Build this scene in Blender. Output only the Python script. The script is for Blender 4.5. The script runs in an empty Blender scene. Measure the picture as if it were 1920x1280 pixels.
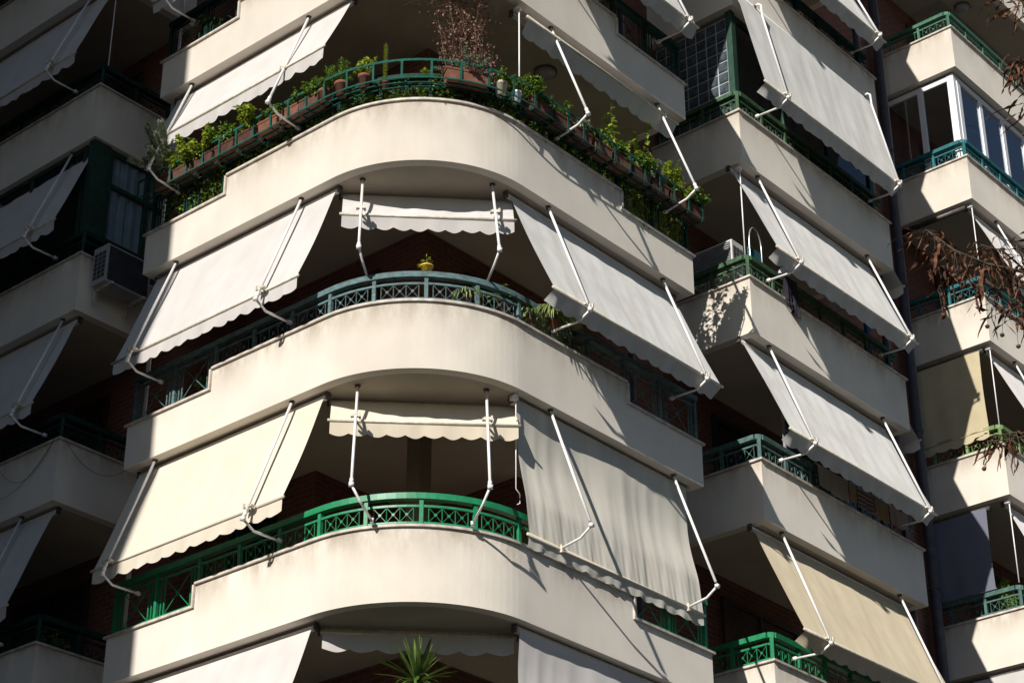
import bpy, math, random
from mathutils import Vector, Matrix
R = math.radians
rnd = random.Random(7)
sc = bpy.context.scene
col = sc.collection

# ------------------------------------------------------------------ camera
CAM = Vector((-15.4543, -14.6811, -9.5836)); PITCH, ROLL, YAW, FPX = 0.4990, -0.0007, 0.7127, 3870.2
Fw = Vector((math.cos(YAW)*math.cos(PITCH), math.sin(YAW)*math.cos(PITCH), math.sin(PITCH)))
Rt = Vector((math.sin(YAW), -math.cos(YAW), 0)); Up = Rt.cross(Fw)
Rt, Up = Rt*math.cos(ROLL)+Up*math.sin(ROLL), -Rt*math.sin(ROLL)+Up*math.cos(ROLL)
cd = bpy.data.cameras.new('camera'); cam = bpy.data.objects.new('camera', cd); col.objects.link(cam)
M = Matrix((Rt, Up, -Fw)).transposed().to_4x4(); M.translation = CAM; cam.matrix_world = M
cd.sensor_width = 36; cd.lens = FPX/1920*36; cd.clip_start = 0.1; cd.clip_end = 2000
sc.camera = cam
def at(px, py, d):                     # photo pixel -> world point at distance d along the view axis
    return CAM + (Fw + Rt*((px-960)/FPX) - Up*((py-640)/FPX))*d

# ------------------------------------------------------------------ light
SUN = Vector((1, .25, -.59)).normalized()
w = bpy.data.worlds.new('World'); sc.world = w; w.use_nodes = True
nt = w.node_tree; nt.nodes.clear()
sky = nt.nodes.new('ShaderNodeTexSky'); sky.sky_type = 'NISHITA'; sky.sun_disc = False
sky.sun_elevation = math.asin(-SUN.z); sky.sun_rotation = math.atan2(-SUN.x, -SUN.y)
bg = nt.nodes.new('ShaderNodeBackground'); bg.inputs[1].default_value = .05; sky.dust_density = .3; sky.ozone_density = 2.5
wo = nt.nodes.new('ShaderNodeOutputWorld'); nt.links.new(sky.outputs[0], bg.inputs[0]); nt.links.new(bg.outputs[0], wo.inputs[0])
sd = bpy.data.lights.new('sun', 'SUN'); sd.energy = 5.0; sd.angle = R(.5); sd.color = (1, .955, .885)
so = bpy.data.objects.new('sun', sd); col.objects.link(so); so.rotation_euler = SUN.to_track_quat('-Z', 'Y').to_euler()
so.location = (-20, -5, 30)
sc.view_settings.view_transform = 'Standard'; sc.view_settings.look = 'None'
sc.view_settings.exposure = 0.28; sc.view_settings.gamma = 1

# ------------------------------------------------------------------ materials
def mat(name, c, rough=.7, metal=0, var=.12, vs=6., bump=0., bs=80., c2=None, trans=0., stretch=None, spec=.3, streak=0., stain=0.):
    m = bpy.data.materials.new(name); m.use_nodes = True; t = m.node_tree; n = t.nodes; l = t.links
    p = n['Principled BSDF']; p.inputs['Roughness'].default_value = rough; p.inputs['Metallic'].default_value = metal
    p.inputs['Specular IOR Level'].default_value = spec
    if 'Diffuse Roughness' in p.inputs and rough >= .85: p.inputs['Diffuse Roughness'].default_value = .9
    tc = n.new('ShaderNodeTexCoord'); mp = n.new('ShaderNodeMapping'); l.new(tc.outputs['Object'], mp.inputs[0])
    if stretch: mp.inputs['Scale'].default_value = stretch
    nz = n.new('ShaderNodeTexNoise'); nz.inputs['Scale'].default_value = vs; nz.inputs['Detail'].default_value = 5; l.new(mp.outputs[0], nz.inputs[0])
    rp = n.new('ShaderNodeValToRGB'); l.new(nz.outputs[0], rp.inputs[0])
    d = c2 or tuple(x*(1-var) for x in c); u = c if c2 else tuple(min(1, x*(1+var*.5)) for x in c)
    rp.color_ramp.elements[0].position = .32; rp.color_ramp.elements[0].color = (*d, 1)
    rp.color_ramp.elements[1].position = .68; rp.color_ramp.elements[1].color = (*u, 1)
    out = rp.outputs[0]
    if streak:
        mp2 = n.new('ShaderNodeMapping'); mp2.inputs['Scale'].default_value = (3.1, 3.1, .3); l.new(tc.outputs['Object'], mp2.inputs[0])
        n2 = n.new('ShaderNodeTexNoise'); n2.inputs['Scale'].default_value = 1.6; n2.inputs['Detail'].default_value = 6; l.new(mp2.outputs[0], n2.inputs[0])
        r2 = n.new('ShaderNodeValToRGB'); l.new(n2.outputs[0], r2.inputs[0])
        r2.color_ramp.elements[0].position = .36; r2.color_ramp.elements[0].color = (1-streak, 1-streak*1.15, 1-streak*1.4, 1)
        r2.color_ramp.elements[1].position = .58; r2.color_ramp.elements[1].color = (1, 1, 1, 1)
        mx = n.new('ShaderNodeMix'); mx.data_type = 'RGBA'; mx.blend_type = 'MULTIPLY'; mx.inputs[0].default_value = 1
        l.new(out, mx.inputs[6]); l.new(r2.outputs[0], mx.inputs[7]); out = mx.outputs[2]
    if stain:     # dirt washed down from under the coping: height within the storey x blotchy noise
        sx = n.new('ShaderNodeSeparateXYZ'); l.new(tc.outputs['Object'], sx.inputs[0])
        a = n.new('ShaderNodeMath'); a.operation = 'ADD'; a.inputs[1].default_value = 48.8; l.new(sx.outputs[2], a.inputs[0])
        b = n.new('ShaderNodeMath'); b.operation = 'MODULO'; b.inputs[1].default_value = 3; l.new(a.outputs[0], b.inputs[0])
        mr = n.new('ShaderNodeMapRange'); mr.inputs[1].default_value = 2.40; mr.inputs[2].default_value = 2.97; l.new(b.outputs[0], mr.inputs[0])
        n3 = n.new('ShaderNodeTexNoise'); n3.inputs['Scale'].default_value = 1.2; n3.inputs['Detail'].default_value = 8; n3.inputs['Roughness'].default_value = .7
        mp3 = n.new('ShaderNodeMapping'); mp3.inputs['Scale'].default_value = (2.2, 2.2, .8); l.new(tc.outputs['Object'], mp3.inputs[0]); l.new(mp3.outputs[0], n3.inputs[0])
        r3 = n.new('ShaderNodeMapRange'); r3.inputs[1].default_value = .38; r3.inputs[2].default_value = .60; l.new(n3.outputs[0], r3.inputs[0])
        pw = n.new('ShaderNodeMath'); pw.operation = 'POWER'; pw.inputs[1].default_value = 2; l.new(mr.outputs[0], pw.inputs[0])
        ml = n.new('ShaderNodeMath'); ml.operation = 'MULTIPLY'; l.new(pw.outputs[0], ml.inputs[0]); l.new(r3.outputs[0], ml.inputs[1])
        m2 = n.new('ShaderNodeMath'); m2.operation = 'MULTIPLY'; m2.inputs[1].default_value = stain; l.new(ml.outputs[0], m2.inputs[0])
        mx = n.new('ShaderNodeMix'); mx.data_type = 'RGBA'; l.new(m2.outputs[0], mx.inputs[0]); l.new(out, mx.inputs[6])
        mx.inputs[7].default_value = (.36, .29, .21, 1); out = mx.outputs[2]
    l.new(out, p.inputs['Base Color'])
    if bump:
        nb = n.new('ShaderNodeTexNoise'); nb.inputs['Scale'].default_value = bs; nb.inputs['Detail'].default_value = 4; l.new(tc.outputs['Object'], nb.inputs[0])
        bp = n.new('ShaderNodeBump'); bp.inputs['Strength'].default_value = 1; bp.inputs['Distance'].default_value = bump
        l.new(nb.outputs[0], bp.inputs['Height']); l.new(bp.outputs[0], p.inputs['Normal'])
    if trans:
        tr = n.new('ShaderNodeBsdfTranslucent'); l.new(out, tr.inputs[0]); ms = n.new('ShaderNodeMixShader'); ms.inputs[0].default_value = trans
        l.new(p.outputs[0], ms.inputs[1]); l.new(tr.outputs[0], ms.inputs[2]); l.new(ms.outputs[0], n['Material Output'].inputs[0])
    return m
MT = {}
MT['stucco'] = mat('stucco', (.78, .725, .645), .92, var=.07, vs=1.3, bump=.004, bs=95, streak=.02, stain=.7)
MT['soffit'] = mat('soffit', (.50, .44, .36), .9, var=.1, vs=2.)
MT['coping'] = mat('coping_stone', (.56, .50, .44), .6, var=.3, vs=9)
MT['seam'] = mat('drip_edge', (.2, .17, .14), .8, var=.3, vs=9)
MT['white_cloth'] = mat('white_cloth', (.64, .61, .59), .9, var=.06, vs=2.2, trans=.04, streak=.03)
MT['cream_cloth'] = mat('cream_cloth', (.72, .66, .555), .9, var=.04, vs=2, trans=.05, streak=.03)
MT['ivory_cloth'] = mat('ivory_cloth', (.74, .67, .55), .9, var=.05, vs=2, trans=.05, streak=.04)
MT['grey_cloth'] = mat('grey_beige_cloth', (.60, .575, .51), .9, var=.08, vs=2, trans=.025, streak=.08)
MT['pale_cloth'] = mat('pale_grey_cloth', (.57, .565, .55), .9, var=.08, vs=2, trans=.025, streak=.10)
MT['tan_cloth'] = mat('tan_cloth', (.50, .43, .31), .9, var=.05, vs=2, trans=.025, streak=.07)
MT['dusk_cloth'] = mat('blue_grey_cloth', (.20, .21, .27), .9, var=.06, vs=2, trans=.05)
MT['yellow_cloth'] = mat('yellow_cloth', (.63, .555, .38), .9, var=.06, vs=3, trans=.025, streak=.05)
MT['white_metal'] = mat('white_painted_metal', (.78, .76, .74), .35, var=.08, vs=20, spec=.5)
MT['worn_metal'] = mat('worn_cream_metal', (.62, .57, .47), .45, var=.25, vs=14, spec=.5)
MT['dark_metal'] = mat('dark_bracket_metal', (.10, .09, .08), .5, .3, var=.4, vs=20)
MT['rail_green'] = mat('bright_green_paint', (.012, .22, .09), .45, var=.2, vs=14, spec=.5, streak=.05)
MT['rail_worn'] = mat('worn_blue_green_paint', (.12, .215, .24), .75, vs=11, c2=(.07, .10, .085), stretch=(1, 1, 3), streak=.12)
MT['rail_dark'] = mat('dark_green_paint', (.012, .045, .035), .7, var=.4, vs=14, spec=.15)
MT['rail_faded'] = mat('faded_green_paint', (.05, .105, .055), .6, var=.35, vs=14)
MT['rail_grey'] = mat('grey_teal_paint', (.07, .14, .125), .6, var=.35, vs=14)
MT['rail_teal'] = mat('teal_paint', (.02, .14, .155), .5, var=.25, vs=14)
MT['rail_mint'] = mat('mint_green_paint', (.055, .16, .10), .5, var=.2, vs=14)
MT['rail_olive'] = mat('olive_green_paint', (.17, .27, .10), .5, var=.25, vs=14)
MT['terracotta'] = mat('terracotta', (.19, .08, .052), .8, var=.3, vs=9, bump=.002, bs=60, streak=.15)
MT['trough_dark'] = mat('weathered_terracotta', (.13, .055, .04), .85, var=.45, vs=7, streak=.2)
MT['trough_brown'] = mat('brown_plastic_trough', (.10, .05, .035), .6, var=.25, vs=8)
MT['pale_pot'] = mat('cream_pot', (.60, .52, .40), .6, var=.15, vs=9)
MT['white_pot'] = mat('white_pot', (.72, .74, .80), .4, var=.08, vs=9)
MT['yellow_pot'] = mat('yellow_pot', (.75, .48, .04), .35, var=.1, vs=9, spec=.6)
MT['soil'] = mat('soil', (.05, .035, .025), .95, var=.4, vs=30)
MT['stem'] = mat('woody_stem', (.22, .15, .10), .85, var=.3, vs=20)
MT['leaf'] = mat('green_leaf', (.26, .38, .05), .4, vs=35, c2=(.07, .15, .02), trans=.35, spec=.5)
MT['leaf_lime'] = mat('lime_leaf', (.42, .48, .05), .4, vs=35, c2=(.18, .27, .03), trans=.35, spec=.5)
MT['leaf_dark'] = mat('dark_leaf', (.04, .09, .02), .5, vs=35, c2=(.015, .04, .01), trans=.25, spec=.5)
MT['leaf_grey'] = mat('silver_leaf', (.46, .50, .36), .7, vs=35, c2=(.16, .20, .12), trans=.2)
MT['leaf_red'] = mat('bronze_red_leaf', (.36, .22, .17), .5, vs=35, c2=(.14, .08, .06), trans=.2)
MT['leaf_pale'] = mat('variegated_leaf', (.50, .52, .22), .5, vs=60, c2=(.10, .20, .04), trans=.3)
MT['leaf_brown'] = mat('dry_brown_leaf', (.19, .08, .04), .7, vs=25, c2=(.035, .016, .010), trans=.15)
MT['flower'] = mat('red_flower', (.6, .03, .05), .6, trans=.2)
MT['violet'] = mat('violet_flower', (.5, .15, .7), .6, trans=.2)
MT['bark'] = mat('bark', (.10, .07, .05), .9, var=.4, vs=20, bump=.01, bs=30)
MT['pvc'] = mat('white_pvc', (.80, .80, .82), .3, var=.04, vs=4, spec=.5)
MT['green_frame'] = mat('green_frame', (.025, .065, .045), .5, var=.3, vs=12)
MT['shutter'] = mat('brown_shutter', (.07, .035, .022), .6, var=.3, vs=10)
MT['dark_frame'] = mat('dark_frame', (.03, .03, .035), .4, var=.2, vs=10)
MT['grey_frame'] = mat('grey_frame', (.28, .28, .30), .4, var=.1, vs=10)
MT['pipe'] = mat('drainpipe_paint', (.07, .07, .085), .5, var=.3, vs=8)
MT['pale_pipe'] = mat('pale_pipe', (.5, .5, .5), .5, var=.1, vs=8)
MT['ac_white'] = mat('ac_casing', (.45, .45, .46), .5, var=.08, vs=6)
MT['ac_grey'] = mat('ac_grille', (.07, .07, .08), .6, var=.3, vs=6)
MT['ac_bright'] = mat('ac_white_casing', (.58, .58, .56), .5, var=.08, vs=6)
MT['curtain'] = mat('curtain', (.62, .76, .85), .9, var=.15, vs=5, trans=.2)
MT['lace'] = mat('beige_lace', (.46, .40, .34), .95, var=.35, vs=70)
MT['tan_towel'] = mat('tan_towel', (.42, .31, .17), .95, var=.2, vs=60)
MT['pink_towel'] = mat('pink_towel', (.52, .38, .36), .95, var=.2, vs=60)
MT['black_cloth'] = mat('dark_purple_cloth', (.035, .03, .045), .9, var=.3, vs=12)
MT['blue'] = mat('blue_metal', (.02, .09, .30), .5, var=.2)
MT['chrome'] = mat('ladder_metal', (.7, .7, .72), .25, .8, var=.1)
MT['plastic_blue'] = mat('teal_plastic', (.02, .12, .16), .4, var=.1)
MT['asphalt'] = mat('asphalt', (.055, .055, .055), .9, var=.25, vs=3, bump=.01, bs=40)
MT['pavement'] = mat('pavement_stone', (.14, .13, .12), .85, var=.2, vs=2)
MT['marking'] = mat('road_marking', (.7, .7, .68), .7, var=.2, vs=6)
MT['neighbour'] = mat('ochre_render', (.07, .06, .05), .9, var=.1, vs=1, streak=.1)
MT['lamp'] = mat('lamp_glass', (.3, .3, .32), .3, var=.1)

def brick_mat():
    m = bpy.data.materials.new('brown_brick'); m.use_nodes = True; t = m.node_tree; n = t.nodes; l = t.links
    p = n['Principled BSDF']; p.inputs['Roughness'].default_value = .85
    tc = n.new('ShaderNodeTexCoord'); sx = n.new('ShaderNodeSeparateXYZ'); l.new(tc.outputs['Object'], sx.inputs[0])
    a = n.new('ShaderNodeMath'); a.operation = 'SUBTRACT'; l.new(sx.outputs[0], a.inputs[0]); l.new(sx.outputs[1], a.inputs[1])
    cx = n.new('ShaderNodeCombineXYZ'); l.new(a.outputs[0], cx.inputs[0]); l.new(sx.outputs[2], cx.inputs[1])
    b = n.new('ShaderNodeTexBrick'); l.new(cx.outputs[0], b.inputs[0])
    b.inputs['Scale'].default_value = 1; b.inputs['Brick Width'].default_value = .24; b.inputs['Row Height'].default_value = .08; b.inputs['Mortar Size'].default_value = .009
    b.inputs['Color1'].default_value = (.20, .068, .043, 1); b.inputs['Color2'].default_value = (.14, .047, .033, 1); b.inputs['Mortar'].default_value = (.20, .12, .085, 1)
    l.new(b.outputs['Color'], p.inputs['Base Color'])
    bp = n.new('ShaderNodeBump'); bp.inputs['Distance'].default_value = .006; bp.invert = True; l.new(b.outputs['Fac'], bp.inputs['Height']); l.new(bp.outputs[0], p.inputs['Normal'])
    return m
MT['brick'] = brick_mat()
def glass_mat(name, tint, refl=.0, trans=1.):
    m = bpy.data.materials.new(name); m.use_nodes = True; t = m.node_tree; n = t.nodes; l = t.links; n.remove(n['Principled BSDF'])
    g = n.new('ShaderNodeBsdfGlossy'); g.inputs['Roughness'].default_value = .02; g.inputs[0].default_value = (.9, .95, 1, 1)
    tr = n.new('ShaderNodeBsdfTransparent'); tr.inputs[0].default_value = (*tint, 1)
    lw = n.new('ShaderNodeLayerWeight'); lw.inputs[0].default_value = .5; fp = n.new('ShaderNodeMath'); fp.operation = 'POWER'; fp.inputs[1].default_value = 4; l.new(lw.outputs['Facing'], fp.inputs[0])
    fr = n.new('ShaderNodeMath'); fr.operation = 'MULTIPLY_ADD'; fr.inputs[1].default_value = .9; fr.inputs[2].default_value = .05; l.new(fp.outputs[0], fr.inputs[0])
    ad = n.new('ShaderNodeMath'); ad.operation = 'ADD'; ad.use_clamp = True; ad.inputs[1].default_value = refl
    nz = n.new('ShaderNodeTexNoise'); nz.inputs['Scale'].default_value = 1.3; bp = n.new('ShaderNodeBump'); bp.inputs['Distance'].default_value = .004
    l.new(nz.outputs[0], bp.inputs['Height']); l.new(bp.outputs[0], g.inputs['Normal'])
    l.new(fr.outputs[0], ad.inputs[0]); ms = n.new('ShaderNodeMixShader'); l.new(ad.outputs[0], ms.inputs[0]); l.new(tr.outputs[0], ms.inputs[1]); l.new(g.outputs[0], ms.inputs[2])
    l.new(ms.outputs[0], n['Material Output'].inputs[0]); return m
MT['glass'] = glass_mat('window_glass', (.86, .88, .90), .02)
MT['glass_dark'] = glass_mat('tinted_glass', (.22, .2, .17), .02)
MT['glass_block'] = mat('glass_block', (.075, .095, .11), .12, var=.5, vs=9, spec=.8, bump=.004, bs=14)
MT['glass_clear'] = glass_mat('clear_screen_glass', (.97, .98, .98), -.03)
MT['pillar'] = mat('pillar_render', (.22, .17, .12), .9)
MT['block_joint'] = mat('block_joint', (.42, .46, .48), .7)
def stripe_mat():
    m = mat('striped_towel', (.4, .3, .29), .95, var=.1, vs=50); t = m.node_tree; n = t.nodes; l = t.links; p = n['Principled BSDF']
    tc = n.new('ShaderNodeTexCoord'); wv = n.new('ShaderNodeTexWave'); wv.bands_direction = 'Z'; wv.inputs['Scale'].default_value = 4.2; l.new(tc.outputs['Object'], wv.inputs[0])
    r = n.new('ShaderNodeValToRGB'); r.color_ramp.interpolation = 'CONSTANT'; r.color_ramp.elements[0].color = (.13, .06, .09, 1)
    r.color_ramp.elements[1].position = .35; r.color_ramp.elements[1].color = (.38, .31, .29, 1); l.new(wv.outputs[0], r.inputs[0]); l.new(r.outputs[0], p.inputs['Base Color']); return m
MT['striped'] = stripe_mat()

# ------------------------------------------------------------------ mesh helpers
class MB:
    def __init__(s): s.v = []; s.f = []
    def quad(s, a, b, c, d): i = len(s.v); s.v += [tuple(a), tuple(b), tuple(c), tuple(d)]; s.f.append((i, i+1, i+2, i+3))
    def tri(s, a, b, c): i = len(s.v); s.v += [tuple(a), tuple(b), tuple(c)]; s.f.append((i, i+1, i+2))
    def box(s, x0, x1, y0, y1, z0, z1):
        i = len(s.v); s.v += [(x, y, z) for z in (z0, z1) for y in (y0, y1) for x in (x0, x1)]
        s.f += [tuple(i+j for j in q) for q in ((0, 2, 3, 1), (4, 5, 7, 6), (0, 1, 5, 4), (2, 6, 7, 3), (0, 4, 6, 2), (1, 3, 7, 5))]; return s
    def obox(s, c, ax, ay, az, hx, hy, hz):
        i = len(s.v); c = Vector(c)
        s.v += [tuple(c+ax*(hx*a)+ay*(hy*b)+az*(hz*d)) for d in (-1, 1) for b in (-1, 1) for a in (-1, 1)]
        s.f += [tuple(i+j for j in q) for q in ((0, 2, 3, 1), (4, 5, 7, 6), (0, 1, 5, 4), (2, 6, 7, 3), (0, 4, 6, 2), (1, 3, 7, 5))]; return s
    def bar(s, a, b, wd, h, up=Vector((0, 0, 1))):
        a, b = Vector(a), Vector(b); d = (b-a); L = d.length
        if L < 1e-6: return s
        d /= L; sd_ = d.cross(up)
        if sd_.length < 1e-3: sd_ = d.cross(Vector((1, 0, 0)))
        sd_.normalize(); u = sd_.cross(d); return s.obox((a+b)/2, d, sd_, u, L/2, wd/2, h/2)
    def tube(s, pts, r, n=8, r1=None, caps=True):
        pts = [Vector(p) for p in pts]; rings = []; N = len(pts)
        for i, p in enumerate(pts):
            d = (pts[min(i+1, N-1)]-pts[max(i-1, 0)]).normalized(); x = d.cross(Vector((.13, .21, 1)))
            if x.length < .05: x = d.cross(Vector((1, 0, 0)))
            x.normalize(); y = d.cross(x); rr = r if r1 is None else r+(r1-r)*i/max(1, N-1); b = len(s.v)
            s.v += [tuple(p+(x*math.cos(6.28318*k/n)+y*math.sin(6.28318*k/n))*rr) for k in range(n)]; rings.append(b)
        for a, b in zip(rings, rings[1:]): s.f += [(a+k, a+(k+1) % n, b+(k+1) % n, b+k) for k in range(n)]
        if caps: s.f.append(tuple(rings[0]+k for k in reversed(range(n)))); s.f.append(tuple(rings[-1]+k for k in range(n)))
        return s
    def lathe(s, c, prof, n=16, ax=None, ay=None, az=None):
        c = Vector(c); ax = ax or Vector((1, 0, 0)); ay = ay or Vector((0, 1, 0)); az = az or Vector((0, 0, 1)); rings = []
        for r, z in prof:
            b = len(s.v); s.v += [tuple(c+ax*(r*math.cos(6.28318*k/n))+ay*(r*math.sin(6.28318*k/n))+az*z) for k in range(n)]; rings.append(b)
        for a, b in zip(rings, rings[1:]): s.f += [(a+k, a+(k+1) % n, b+(k+1) % n, b+k) for k in range(n)]
        s.f.append(tuple(rings[0]+k for k in reversed(range(n)))); s.f.append(tuple(rings[-1]+k for k in range(n))); return s
    def sweep(s, pts, o0, o1, z0, z1, caps=(True, True)):       # rectangular section along a plan polyline, outward = right of travel
        A = offs(pts, o0); B = offs(pts, o1); rings = []
        for a, b in zip(A, B):
            i = len(s.v); s.v += [(a[0], a[1], z0), (a[0], a[1], z1), (b[0], b[1], z1), (b[0], b[1], z0)]; rings.append(i)
        for a, b in zip(rings, rings[1:]): s.f += [(a+k, a+(k+1) % 4, b+(k+1) % 4, b+k) for k in range(4)]
        if caps[0]: s.f.append(tuple(rings[0]+k for k in range(4)))
        if caps[1]: s.f.append(tuple(rings[-1]+k for k in reversed(range(4))))
        return s
    def grid(s, fn, nu, nv):
        b = len(s.v); s.v += [tuple(fn(i/nu, j/nv)) for j in range(nv+1) for i in range(nu+1)]
        s.f += [(b+j*(nu+1)+i, b+j*(nu+1)+i+1, b+(j+1)*(nu+1)+i+1, b+(j+1)*(nu+1)+i) for j in range(nv) for i in range(nu)]; return s
    def build(s, name, m, parent=None, smooth=False, loc=None, fix=True):
        me = bpy.data.meshes.new(name); me.from_pydata(s.v, [], s.f); me.update()
        if fix:
            import bmesh
            bm = bmesh.new(); bm.from_mesh(me); bmesh.ops.recalc_face_normals(bm, faces=bm.faces); bm.to_mesh(me); bm.free()
        me.materials.append(MT[m] if isinstance(m, str) else m)
        if smooth: me.polygons.foreach_set('use_smooth', [True]*len(me.polygons))
        o = bpy.data.objects.new(name, me); col.objects.link(o)
        if parent:
            o.parent = parent; p = Vector((0, 0, 0)); q = parent
            while q: p += q.location; q = q.parent
            if p.length: me.transform(Matrix.Translation(-p))
        elif loc is not None:
            me.transform(Matrix.Translation(-Vector(loc))); o.location = loc
        return o
def offs(pts, o):
    out = []
    for i, p in enumerate(pts):
        p = Vector(p); ns = []
        if i: d = (p-Vector(pts[i-1])).normalized(); ns.append(Vector((d.y, -d.x)))
        if i < len(pts)-1: d = (Vector(pts[i+1])-p).normalized(); ns.append(Vector((d.y, -d.x)))
        n = sum(ns, Vector((0, 0)))/len(ns); n /= n.length_squared; out.append(p+n*o)
    return out
def tag(o, label=None, cat=None, group=None, kind=None):
    for k, v in (('label', label), ('category', cat), ('group', group), ('kind', kind)):
        if v: o[k] = v
    return o
def thing(name, label, cat, loc=(0, 0, 0), group=None):
    o = bpy.data.objects.new(name, None); o.location = loc; o.empty_display_size = .2; col.objects.link(o); return tag(o, label, cat, group)

# ------------------------------------------------------------------ plan of the building (metres; storey ledge k lies at z = 3k)
H = 3.0; ARC = 1.75; HL = ARC*math.pi/4; GZ = -11.2
def arcpts(n=28): return [(ARC+ARC*math.cos(math.pi*(1+.5*i/n)), ARC+ARC*math.sin(math.pi*(1+.5*i/n))) for i in range(n+1)]
def PT(s, d=0., z=0.):                                     # path coordinate of the rounded stack: 0 = middle of the curve
    if s < -HL: return Vector((-d, ARC-s-HL, z))
    if s > HL: return Vector((ARC+s-HL, -d, z))
    a = math.pi*1.25+s/ARC; return Vector((ARC+(ARC+d)*math.cos(a), ARC+(ARC+d)*math.sin(a), z))
def NR(s):
    return (PT(s, 1)-PT(s, 0)).normalized()
YE, YN, XW = 5.50, 3.83, 1.70
A0 = arcpts()
P_low_l = [(XW, YE), (0, YE), (0, YN)]
P_high = [(0, YN)]+A0+[(YN, 0)]
P_low_r = [(YN, 0), (YE, 0), (YE, XW)]
P_L = [(0, 14.), (0, 6.99), (XW, 6.99)]
P_R1 = [(6.945, XW), (6.945, 0), (11.34, 0), (11.34, XW)]
P_R2 = [(14.57, XW), (14.57, 0), (24., 0)]
B = thing('apartment_building', 'cream corner apartment block with a rounded stack of balconies and dark brick walls', 'apartment building', (0, 0, GZ))
def parapet(nm, pieces, k, lbl=None):
    z = k*H; mb = MB(); cb = MB()
    for pts, top, caps in pieces:
        mb.sweep(pts, 0, -.14, z-.95, z+top-.03, caps); cb.sweep(pts, .035, -.17, z+top-.03, z+top)
    if len(pieces) == 3:
        for P, sgn in ((Vector((0, YN)), 0), (Vector((YN, 0)), 1)):
            if sgn == 0: cb.box(-.036, .172, YN+.001, YN+.032, z-.299, z-.031)
            else: cb.box(YN+.001, YN+.032, -.036, .172, z-.299, z-.031)
    p = mb.build('balcony_parapet', 'stucco', B)
    if lbl: p['label'] = lbl
    cb.build('coping', 'coping', p); return p
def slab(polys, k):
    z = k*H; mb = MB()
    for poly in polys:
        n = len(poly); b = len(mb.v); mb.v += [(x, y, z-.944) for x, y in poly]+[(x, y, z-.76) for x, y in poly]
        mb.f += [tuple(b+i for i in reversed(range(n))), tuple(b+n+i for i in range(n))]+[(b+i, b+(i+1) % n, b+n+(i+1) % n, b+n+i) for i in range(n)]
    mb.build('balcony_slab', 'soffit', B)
def inset(pts): return [tuple(p) for p in offs(pts, -.139)]
Cfull = [(XW, YE), (0, YE)]+[(0, ARC+.01)]+A0[1:-1]+[(ARC+.01, 0)]+[(YE, 0), (YE, XW)]
for k in range(-3, 7):
    parapet('c', [(P_low_l, -.3, (True, False)), (P_high, 0, (True, True)), (P_low_r, -.3, (False, True))], k)
    parapet('l', [(P_L, 0, (True, True))], k); parapet('r', [(P_R1, 0, (True, True))], k); parapet('s', [(P_R2, 0, (True, True))], k)
    ci = inset(Cfull)
    slab([ci+[(XW, XW)]] if k != 1 else [ci+[(3.6, XW), (3.6, 3.6), (XW, 3.6)]], k)
    slab([inset(P_L)+[(XW, 14.)]], k); slab([inset(P_R1)], k); slab([inset(P_R2)+[(24., XW)]], k)
wb = MB(); wb.box(XW, 24, XW, 14, GZ, -.76); wb.box(3.6, 24, XW, 14, -.76, 2.06); wb.box(XW, 3.6, 3.6, 14, -.76, 2.06); wb.box(XW, 24, XW, 14, 2.062, 19.5)
wb.box(XW, 3.598, XW, 3.598, -.762, -.75)
wb.build('brick_wall', 'brick', B)
MB().box(-.1, 24.1, -.1, 14.1, 19.5, 19.75).build('roof', 'soffit', B)
MB().box(1.64, 1.86, 1.64, 1.86, -.74, 2.054).build('pillar', 'pillar', B)['label'] = 'square pillar behind the bright green curved railing'
# partitions closing the gaps between the stacks' end faces and low storeys
def pipe(x, y, r, m='pipe', z0=GZ, z1=19.4):
    mb = MB(); mb.tube([(x, y, z0), (x, y, z1)], r, 12)
    for k in range(-3, 7): mb.lathe((x, y, k*H+.6), [(r+.012, 0), (r+.012, .05)], 12)
    return mb.build('drainpipe', m, B, True)
pipe(14.35, 1.5, .09); pipe(11.47, .35, .06); pipe(.45, 5.75, .035, 'pale_pipe'); pipe(5.7, 1.3, .05)
# wall openings: doors with shutters
def opening(axis, a0, a1, k, style='shutter', top=1.72):
    z0, z1 = k*H-.74, k*H+top; fr = MB(); pn = MB(); w_ = .07
    def bx(mb, p, q, zz0, zz1, d0, d1):
        if axis == 'x': mb.box(XW-d1, XW-d0, p, q, zz0, zz1)
        else: mb.box(p, q, XW-d1, XW-d0, zz0, zz1)
    bx(fr, a0, a0+w_, z0, z1, .001, .06); bx(fr, a1-w_, a1, z0, z1, .001, .06); bx(fr, a0+w_, a1-w_, z1-w_, z1, .001, .06)
    m = (a0+a1)/2; bx(fr, m-.03, m+.03, z0, z1-w_, .001, .05)
    if style == 'shutter':
        zz = z1-w_-.01; 
        while zz > k*H+.1: bx(pn, a0+w_+.002, a1-w_-.002, zz-.05, zz-.006, .002, .03); zz -= .052
        bx(pn, a0+w_+.002, a1-w_-.002, z0, zz, .002, .012)
    else: bx(pn, a0+w_+.002, a1-w_-.002, z0, z1-w_-.002, .004, .02)
    o = fr.build('balcony_door', {'shutter': 'shutter', 'glass': 'dark_frame', 'white': 'grey_frame'}[style], B)
    pn.build('shutter' if style == 'shutter' else 'pane', 'shutter' if style == 'shutter' else 'glass_dark', o)
for k in range(-1, 6):
    if k != 0: opening('x', 2.5, 3.9, k, 'shutter' if k % 2 else 'glass'); opening('y', 2.5, 3.9, k, 'glass' if k % 2 else 'shutter')
    opening('x', 4.3, 5.2, k, 'glass'); opening('x', 8.2, 10., k, 'shutter'); opening('y', 4.3, 5.3, k, 'glass', 1.2)
    opening('y', 8.2, 10.2, k, 'glass' if k % 2 else 'shutter'); opening('y', 16., 18., k, 'shutter'); opening('y', 19., 21., k, 'glass')

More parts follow.
